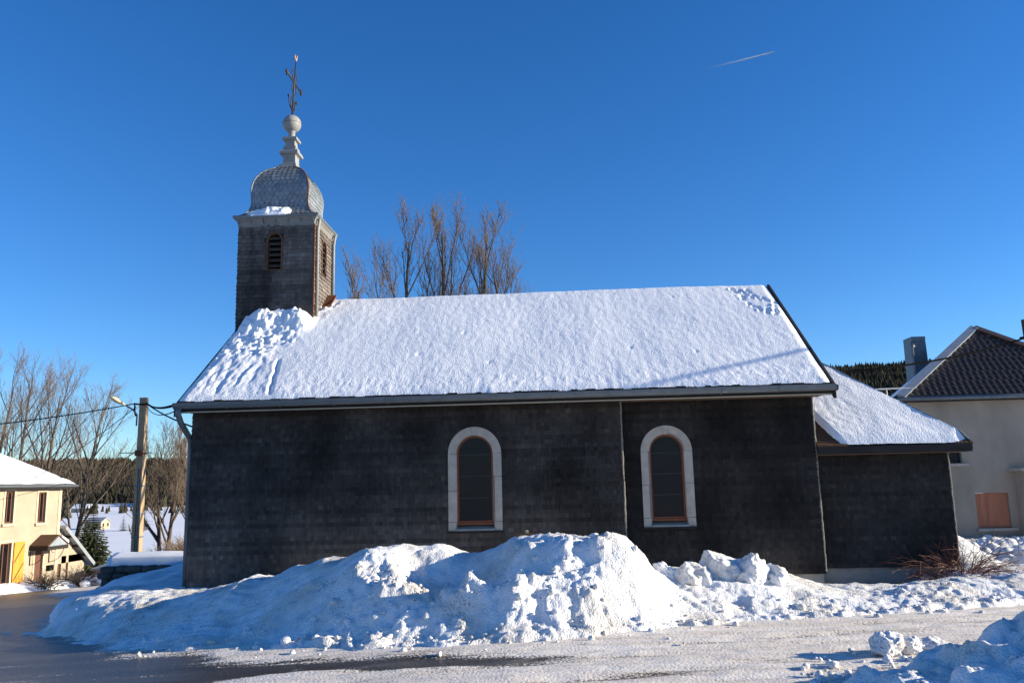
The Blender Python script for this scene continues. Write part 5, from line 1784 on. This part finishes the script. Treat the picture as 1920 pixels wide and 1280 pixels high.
# snow in front of the cream house
xs = np.arange(hx - .2, hx + 5, .08)
ys = np.arange(30, 49, .08)
X, Y, Q = grid(xs, ys)
gnd = G(X, Y) + 0.05
wd = 2.4 + .5 * fbm(Y * .5, 1.0, 2, 2) - .8 * sstep(43, 46, Y)
Z = gnd - .35 + .75 * (1 - sstep(.3, 1.0, (X - hx) / wd)) + .12 * fbm(X * 1.2, Y * 1.2, 3, 4) * (1 - sstep(.9, 1.2, (X - hx) / wd))
Z = np.where(np.abs(Y - HP(39.1, 0)[0]) < 1.0, Z - .12, Z)
V = np.stack([X, Y, Z], -1).reshape(-1, 3)
o = mesh_np('snow_verge', V, Q, 'snow', smooth=True)
tag(o, 'strip of cleared snow along the cream house', 'snow bank')
Vs, Fs, off = [], [], 0
rg = np.random.default_rng(31)
for i in range(26):
    s = rg.uniform(.15, .42)
    P, F = chunk((hx + rg.uniform(1.0, 2.4), rg.uniform(44.0, 48.0), -3.15 + s * .3), (s, s, s * .7), 1200 + i, 2, .2, 4)
    Vs.append(P)
    Fs.append(F + off)
    off += len(P)
tag(mesh_np('snow_pile', np.concatenate(Vs), np.concatenate(Fs), 'snow', smooth=True), 'heaped lumps of snow before the lean-to of the cream house', 'snow', kind='stuff')

# little grey shed beyond the lean-to
shd = empty('garden_shed', (-25.2, 46.5, -3.3), 'low grey shed with flat snowy roof beyond the lean-to', 'shed')
MB().box(-26.4, -23.9, 46.6, 49, -4.2, -2.62).build('wall', 'metal_sheet', shd)
MB().hexa([(-26.6, 46.4, -2.6), (-23.7, 46.4, -2.6), (-23.7, 49.2, -2.35), (-26.6, 49.2, -2.35), (-26.6, 46.4, -2.5), (-23.7, 46.4, -2.5), (-23.7, 49.2, -2.25), (-26.6, 49.2, -2.25)]).build('roof', 'metal_sheet', shd)
MB().box(-25.5, -24.5, 46.56, 46.6, -3.9, -2.8).build('door', 'zinc', shd)

# ------------------------------------------------------------------ rubble wall with snow cap in the left yard
rw = empty('rubble_wall', (-11, 20, -.6), 'dark rubble stone wall end under thick snow beside the church', 'wall')
rg = random.Random(9)
MB().box(-11.25, -6.6, 20.14, 20.7, -1.2, -.06).build('core', 'rubble', rw)
z = -1.0
row = 0
while z < -.1:
    hh = rg.uniform(.13, .2)
    hh = min(hh, -.04 - z)
    x = -11.3 + (0.1 if row % 2 else 0)
    while x < -8.9:
        w = rg.uniform(.2, .42)
        P, F = ico(2)
        sd = rg.uniform(0, 99)
        nn = 1 + .18 * fbm(P[:, 0] * 1.5 + sd, P[:, 1] * 1.5, P[:, 2] * 1.5, 3)
        PP = np.sign(P) * np.abs(P) ** .45 * np.array([w * .56, .14, hh * .56]) * nn[:, None] + np.array([x + w / 2, 20.13 + rg.uniform(-.03, .03), z + hh / 2])
        mesh_np('stone', PP, F, 'rubble', rw, smooth=True)
        x += w + .012
    z += hh + .01
    row += 1

# ------------------------------------------------------------------ lamp post / utility pole on the left
PX, PY, PB = -15.3, 29.6, -1.6
PT = 5.13
pole = empty('lamp_post', (PX, PY, PB), 'tall concrete utility pole with a street lamp beside the snowy yard', 'pole')
tap = lambda z, a, b_: a + (b_ - a) * (z - PB) / (PT - PB)
zs_ = 2.55
q = MB()
for z0, z1 in ((zs_, PT),):
    w0, w1, d0, d1 = tap(z0, .155, .115), tap(z1, .155, .115), .13, .11
    q.hexa([(PX - w0, PY - d0, z0), (PX + w0, PY - d0, z0), (PX + w0, PY + d0, z0), (PX - w0, PY + d0, z0), (PX - w1, PY - d1, z1), (PX + w1, PY - d1, z1), (PX + w1, PY + d1, z1), (PX - w1, PY + d1, z1)])
shaft = q.build('shaft', 'concrete', pole)
for s in (-1, 1):
    w0, w1 = tap(PB, .155, .115), tap(zs_, .155, .115)
    f0, f1 = (.07, .06) if s > 0 else (.115, .10)
    a0, a1 = (PX + w0 - f0, PX + w0) if s > 0 else (PX - w0, PX - w0 + f0)
    c0, c1 = (PX + w1 - f1, PX + w1) if s > 0 else (PX - w1, PX - w1 + f1)
    MB().hexa([(a0, PY - .14, PB), (a1, PY - .14, PB), (a1, PY + .14, PB), (a0, PY + .14, PB), (c0, PY - .13, zs_), (c1, PY - .13, zs_), (c1, PY + .13, zs_), (c0, PY + .13, zs_)]).build('flange', 'concrete', pole)
MB().hexa([(PX - .12, PY - .02, PB), (PX + .12, PY - .02, PB), (PX + .12, PY + .09, PB), (PX - .12, PY + .09, PB), (PX - .12, PY - .02, zs_), (PX + .12, PY - .02, zs_), (PX + .12, PY + .09, zs_), (PX - .12, PY + .09, zs_)]).build('web', 'concrete', pole)
MB().tube([(PX + .03, PY - .10, PB), (PX + .02, PY - .10, zs_ + .6)], .03, 6).build('conduit', 'zinc', pole)
for zz in (3.05, 1.9, .9, 0.1):
    w = tap(zz, .165, .125)
    MB().box(PX - w, PX + w, PY - .155, PY + .155, zz, zz + .05).build('band', 'zinc' if zz < 3 else 'rust', pole)
MB().box(PX - .12, PX + .14, PY - .27, PY - .155, 3.0, 3.2).build('junction_box', 'rust', pole)
q = MB()
q.bar((PX - .75, PY - .16, 3.12), (PX + .5, PY - .16, 3.1), .03, .03)
q.build('cross_bar', 'zinc', pole)
q = MB()
q.tube([(PX - .22, PY - .05, 4.1), (PX - .2, PY - .08, 4.5), (PX - .28, PY - .25, 4.68), (PX - .5, PY - .55, 4.86)], .03, 7)
arm = q.build('lamp_arm', 'zinc', pole, True)
u_ = Vector((-.55, -.62, .42)).normalized()
sdv = Vector((.62, -.55, 0)).normalized()
upv = sdv.cross(u_)
hc = Vector((PX - .45, PY - .5, 4.83))
prof = [(0, .035), (.08, .07), (.2, .12), (.38, .135), (.52, .10), (.6, .03)]
q = MB()
o_ = 0
for l, r_ in prof:
    for k in range(12):
        a = 2 * math.pi * k / 12
        q.v.append(tuple(hc + u_ * l + sdv * r_ * math.cos(a) + upv * r_ * .62 * math.sin(a)))
for i in range(len(prof) - 1):
    for k in range(12):
        a, c = i * 12 + k, i * 12 + (k + 1) % 12
        q.f.append((a, c, c + 12, a + 12))
q.f.append(tuple(range(12)))
q.f.append(tuple(range(60, 72)))
hd = q.build('lamp_head', 'lamp_shell', pole, True)
q = MB()
P, F = ico(2)
q.add([hc + u_ * (.36 + .17 * p[0]) + sdv * .09 * p[1] + upv * (-.05 + .055 * p[2]) for p in P], [tuple(f) for f in F])
q.build('lens', 'metal_sheet', hd, True)
q = MB()
q.tube([(PX - .35, PY - .03, 4.92), (PX - .15, PY - .16, 4.88), (PX + .2, PY - .15, 4.86)], .03, 6)
q.tube([(PX - .3, PY - .1, 4.9), (PX - .27, PY - .12, 4.6), (PX - .24, PY - .1, 4.45)], .028, 6)
q.build('cable_clamp', 'cable', pole)


def cable(label, a, b_, sag, r_=.016, n=26, wob=0):
    a, b_ = Vector(a), Vector(b_)
    pts = []
    for i in range(n + 1):
        t_ = i / n
        p = a.lerp(b_, t_)
        p.z -= sag * 4 * t_ * (1 - t_)
        pts.append(p)
    o = MB().tube(pts, r_, 6).build('overhead_cable', 'cable', None, True)
    return tag(o, label, 'cable', 'overhead cables')


cable('cable sagging from the lamp post out of the left edge', (PX - .3, PY - .05, 4.92), (-26, 27.5, 3.9), .25, .02)
cable('thin cable from the street lamp down to the cream house roof', (PX - .25, PY - .1, 4.78), (hx + .5, 41.5, 2.55), .12, .014)
cable('thick cable from the lamp post top to the church eave', (PX + .15, PY - .1, 4.92), (-6.5, 13.75, 3.2), .12, .026)
cable('thin cable just under the thick one between post and eave', (PX + .15, PY - .1, 4.80), (-6.5, 13.8, 3.12), .2, .011)
cable('cable slanting from the lamp post to the church side wall', (PX + .18, PY - .1, 4.88), (-6.4, 15.2, 2.75), .1, .022)
cable('faint thin wire from the middle of the lamp post to the left', (PX - .2, PY - .15, 3.1), (-30, 50, 2.4), .1, .012)

# ------------------------------------------------------------------ grey house on the right
gh = empty('grey_house', (14.9, 31.5, -.5), 'grey rendered house with dark tiled hip roof and boarded window', 'house')
gx0, gx1, gy0, gy1 = 11.45, 18.4, 28.0, 38.0
ze = 4.12
bh = [(13.3, 14.34, -.05, 1.05), (12.2, 13.02, 2.02, 3.1)]
sub = MB()
holed(sub, gx0, gx1, -1.5, ze, 0, bh)
mb = MB()
mb.add([(a, gy0 - x_, c) for x_, a, c in sub.v], sub.f)
mb.add([(gx0, gy0, -1.5), (gx0 + 2.5, gy1, -1.5), (gx0 + 2.5, gy1, ze), (gx0, gy0, ze)], [(0, 1, 2, 3)])
mb.add([(gx1, gy0, -1.5), (gx1, gy1, -1.5), (gx1, gy1, ze), (gx1, gy0, ze)], [(0, 1, 2, 3)])
gw = mb.build('wall', 'render_grey', gh)
MB().box(gx0 - .02, gx1 + .02, gy0 - .05, gy0 - .003, -1.5, -.28).build('plinth', 'plinth', gh)
a, b_, c, d = bh[0]
bw = MB().box(a + .01, b_ - .01, gy0 + .09, gy0 + .12, c + .01, d - .01).build('boarded_window', 'board_wood', gh)
for k in range(3):
    w = (b_ - a - .02) / 3
    MB().box(a + .01 + k * w + .003, a + .01 + (k + 1) * w - .003, gy0 + .065 + .004 * k, gy0 + .089, c + .012, d - .012).build('board', 'board_wood', bw)
MB().box(a - .06, b_ + .14, gy0 - .10, gy0 - .003, c - .10, c - .01).build('sill', 'limestone', bw)
a, b_, c, d = bh[1]
w2 = MB()
for bx in ((a, a + .06, c, d), (b_ - .06, b_, c, d), (a + .06, b_ - .06, c, c + .06), (a + .06, b_ - .06, d - .06, d)):
    w2.box(bx[0], bx[1], gy0 + .12, gy0 + .17, bx[2], bx[3])
w2 = w2.build('window', 'dark_wood', gh)
MB().box(a + .06, b_ - .06, gy0 + .14, gy0 + .15, c + .06, d - .06).build('pane', 'glass', w2)
MB().box(a - .1, b_ + .16, gy0 - .10, gy0 - .003, c - .10, c - .01).build('sill', 'limestone', w2)
MB().tube([(gx1 - .3, gy0 - .08, ze - .05), (gx1 - .3, gy0 - .08, -1.0)], .05, 8).build('downpipe', 'zinc', gh, True)
# projecting porch pier at the right edge
pp = MB().box(14.62, 15.6, gy0 - .55, gy0 - .003, -1.5, 1.72).build('porch_pier', 'render_grey', gh)
MB().box(14.45, 15.75, gy0 - .72, gy0 - .003, 1.725, 1.82).build('cap_slab', 'limestone', pp)
# roof: hips meeting at the front apex, ridge running back
A0, A1 = np.array([14.95, 30.15, 6.75]), np.array([16.45, 36.0, 6.75])
c00, c10, c11, c01 = np.array([11.1, 27.55, 4.15]), np.array([18.8, 27.55, 4.15]), np.array([20.5, 38.5, 4.15]), np.array([13.85, 38.5, 4.15])
mb = MB()
dn = np.array([0, 0, -.12])
mb.add([c00, c10, A0, c11, A1, c01, c00 + dn, c10 + dn, c11 + dn, c01 + dn],
       [(0, 1, 2), (1, 3, 4, 2), (3, 5, 4), (5, 0, 2, 4), (0, 6, 7, 1), (1, 7, 8, 3), (3, 8, 9, 5), (5, 9, 6, 0), (6, 9, 8, 7)])
gr = mb.build('roof', 'dark_wood', gh)
# interlocking tiles on the front hip
Vs, Qs, off = [], [], 0
nrw = 15
tile_n = 0
for k in range(nrw):
    t0, t1 = k / nrw, (k + 1.25) / nrw
    L0, R0 = c00 + (A0 - c00) * t0, c10 + (A0 - c10) * t0
    wdt = R0[0] - L0[0]
    nt_ = max(1, int(wdt / .215))
    dirv = (A0 - c00) / nrw * 1.2
    dirv = np.array([0, dirv[1], dirv[2]])
    for j in range(nt_):
        x0 = L0[0] + .06 + (wdt - .12) * j / nt_
        w = (wdt - .12) / nt_
        yb_, zb2 = L0[1], L0[2]
        cs = [(0, .02), (.2, .065), (.45, .065), (.62, .025), (.85, .015), (1.0, .02)]
        row = []
        for f_, hgt in cs:
            row.append((x0 + f_ * w, yb_ - .02, zb2 + hgt + .03))
        for f_, hgt in cs:
            row.append((x0 + f_ * w, yb_ + dirv[1], zb2 + dirv[2] + hgt))
        for f_, hgt in cs:
            row.append((x0 + f_ * w, yb_ - .02, zb2 - .0))
        Vs += row
        for i in range(5):
            Qs.append((off + i, off + i + 1, off + 7 + i, off + 6 + i))
            Qs.append((off + 12 + i, off + 13 + i, off + i + 1, off + i))
        off += 18
tag(mesh_np('tiles', np.array(Vs), np.array(Qs), 'tile', gr), kind='stuff')
for cc in (c00, c10):
    q = MB()
    dv = (A0 - cc)
    nrm = Vector((0, -dv[2], dv[1])).normalized()
    q.bar(Vector(cc) + Vector((0, -.02, .06)), Vector(A0) + Vector((0, -.02, .08)), .26, .09, up=(0, -.6, .8))
    q.build('hip_flashing', 'metal_sheet' if cc is c00 else 'tile', gr)
MB().tube([(11.0, 27.5, 4.11), (18.9, 27.5, 4.11)], .07, 8).build('gutter', 'zinc', gr, True)
# snow on its shaded side slope, seen as a sliver past the hip
q = MB()
up_ = np.array([0, 0, .16])
pA = c00 + (A0 - c00) * .30 + np.array([-.06, .25, 0])
pB = c00 + (A0 - c00) * .62 + np.array([-.06, .25, 0])
pC = A1 + (c01 - A1) * .4
pD = c01 + (A1 - c01) * .25
q.prism([pA, pB, pC, pD], (0, 0, .1))
q.build('roof_snow', 'snow', gh)
# chimney with flue pipe and cap
ch = MB().hexa([(14.12, 33.6, 4.6), (14.78, 33.6, 4.6), (14.78, 34.3, 4.6), (14.12, 34.3, 4.6), (14.14, 33.6, 6.92), (14.72, 33.6, 6.92), (14.72, 34.3, 6.92), (14.14, 34.3, 6.92)]).build('chimney', 'zinc', gr)
MB().box(14.16, 14.70, 33.55, 34.35, 6.925, 7.12).build('cap', 'zinc', ch)
MB().tube([(14.13, 33.52, 4.9), (14.13, 33.52, 6.7), (14.22, 33.52, 6.76)], .07, 8).build('flue_pipe', 'white_metal', ch, True)
# roof aerial
an = empty('tv_aerial', (10.4, 27.0, 3.2), 'thin metal television aerial between annex roof and grey house', 'aerial')
MB().tube([(10.45, 27, 0.2), (10.45, 27, 4.42)], .022, 6).build('mast', 'metal_sheet', an)
q = MB()
q.tube([(9.85, 26.75, 4.37), (11.1, 27.2, 4.45)], .014, 5)
for k in range(6):
    x = 9.95 + k * .22
    l = .42 - .02 * k
    q.tube([(x - .42, 26.8 + k * .08 - l * .35, 4.38 + k * .012), (x + .42, 26.8 + k * .08 + l * .35, 4.38 + k * .012)], .011, 5)
q.build('elements', 'metal_sheet', an)

# pole at the right edge and its cables
rp = empty('utility_pole', (13.6, 24.4, -.5), 'weathered wooden utility pole at the right edge before the grey house', 'pole')
MB().tube([(13.7, 24.4, -.8), (13.56, 24.4, 6.05)], [.14, .10], 10).build('shaft', 'brown_wood', rp, True)
q = MB()
q.tube([(13.3, 24.3, 5.5), (13.45, 24.3, 5.52)], .03, 6)
q.tube([(13.62, 24.28, 5.9), (13.70, 24.26, 5.7), (13.62, 24.26, 5.3), (13.66, 24.26, 4.0)], .02, 6)
q.build('insulator', 'cable', rp)
cable('cable running from the right pole behind the annex roof to the church', (13.45, 24.3, 5.5), (4.5, 18.6, 4.0), .28, .024, 30)
cable('overhead cable at the far right whose shadow falls on the church roof', (13.66, 24.35, 5.51), (17.2, 1.3, 8.18), .0, .034, 30)

# ------------------------------------------------------------------ contrail


def sky_point(az, el, d):
    return Vector((d * math.sin(az) * math.cos(el), d * math.cos(az) * math.cos(el), d * math.sin(el)))


c0, c1 = sky_point(0.1897, 0.4672, 13500), sky_point(0.2815, 0.4745, 12000)
ncs = 40
q = MB()
q.tube([c0.lerp(c1, i / ncs) for i in range(ncs + 1)], [9 + 7 * (1 - i / ncs) - (7 if i == ncs else 0) for i in range(ncs + 1)], 8)
o = q.build('contrail', 'contrail', None, True)
den = [0.85 * (i / ncs) ** 1.6 for i in range(ncs + 1) for _ in range(8)]
a = o.data.attributes.new('trail', 'FLOAT', 'POINT')
a.data.foreach_set('value', den)
tag(o, 'short white aircraft contrail fading out in the blue sky', 'contrail')
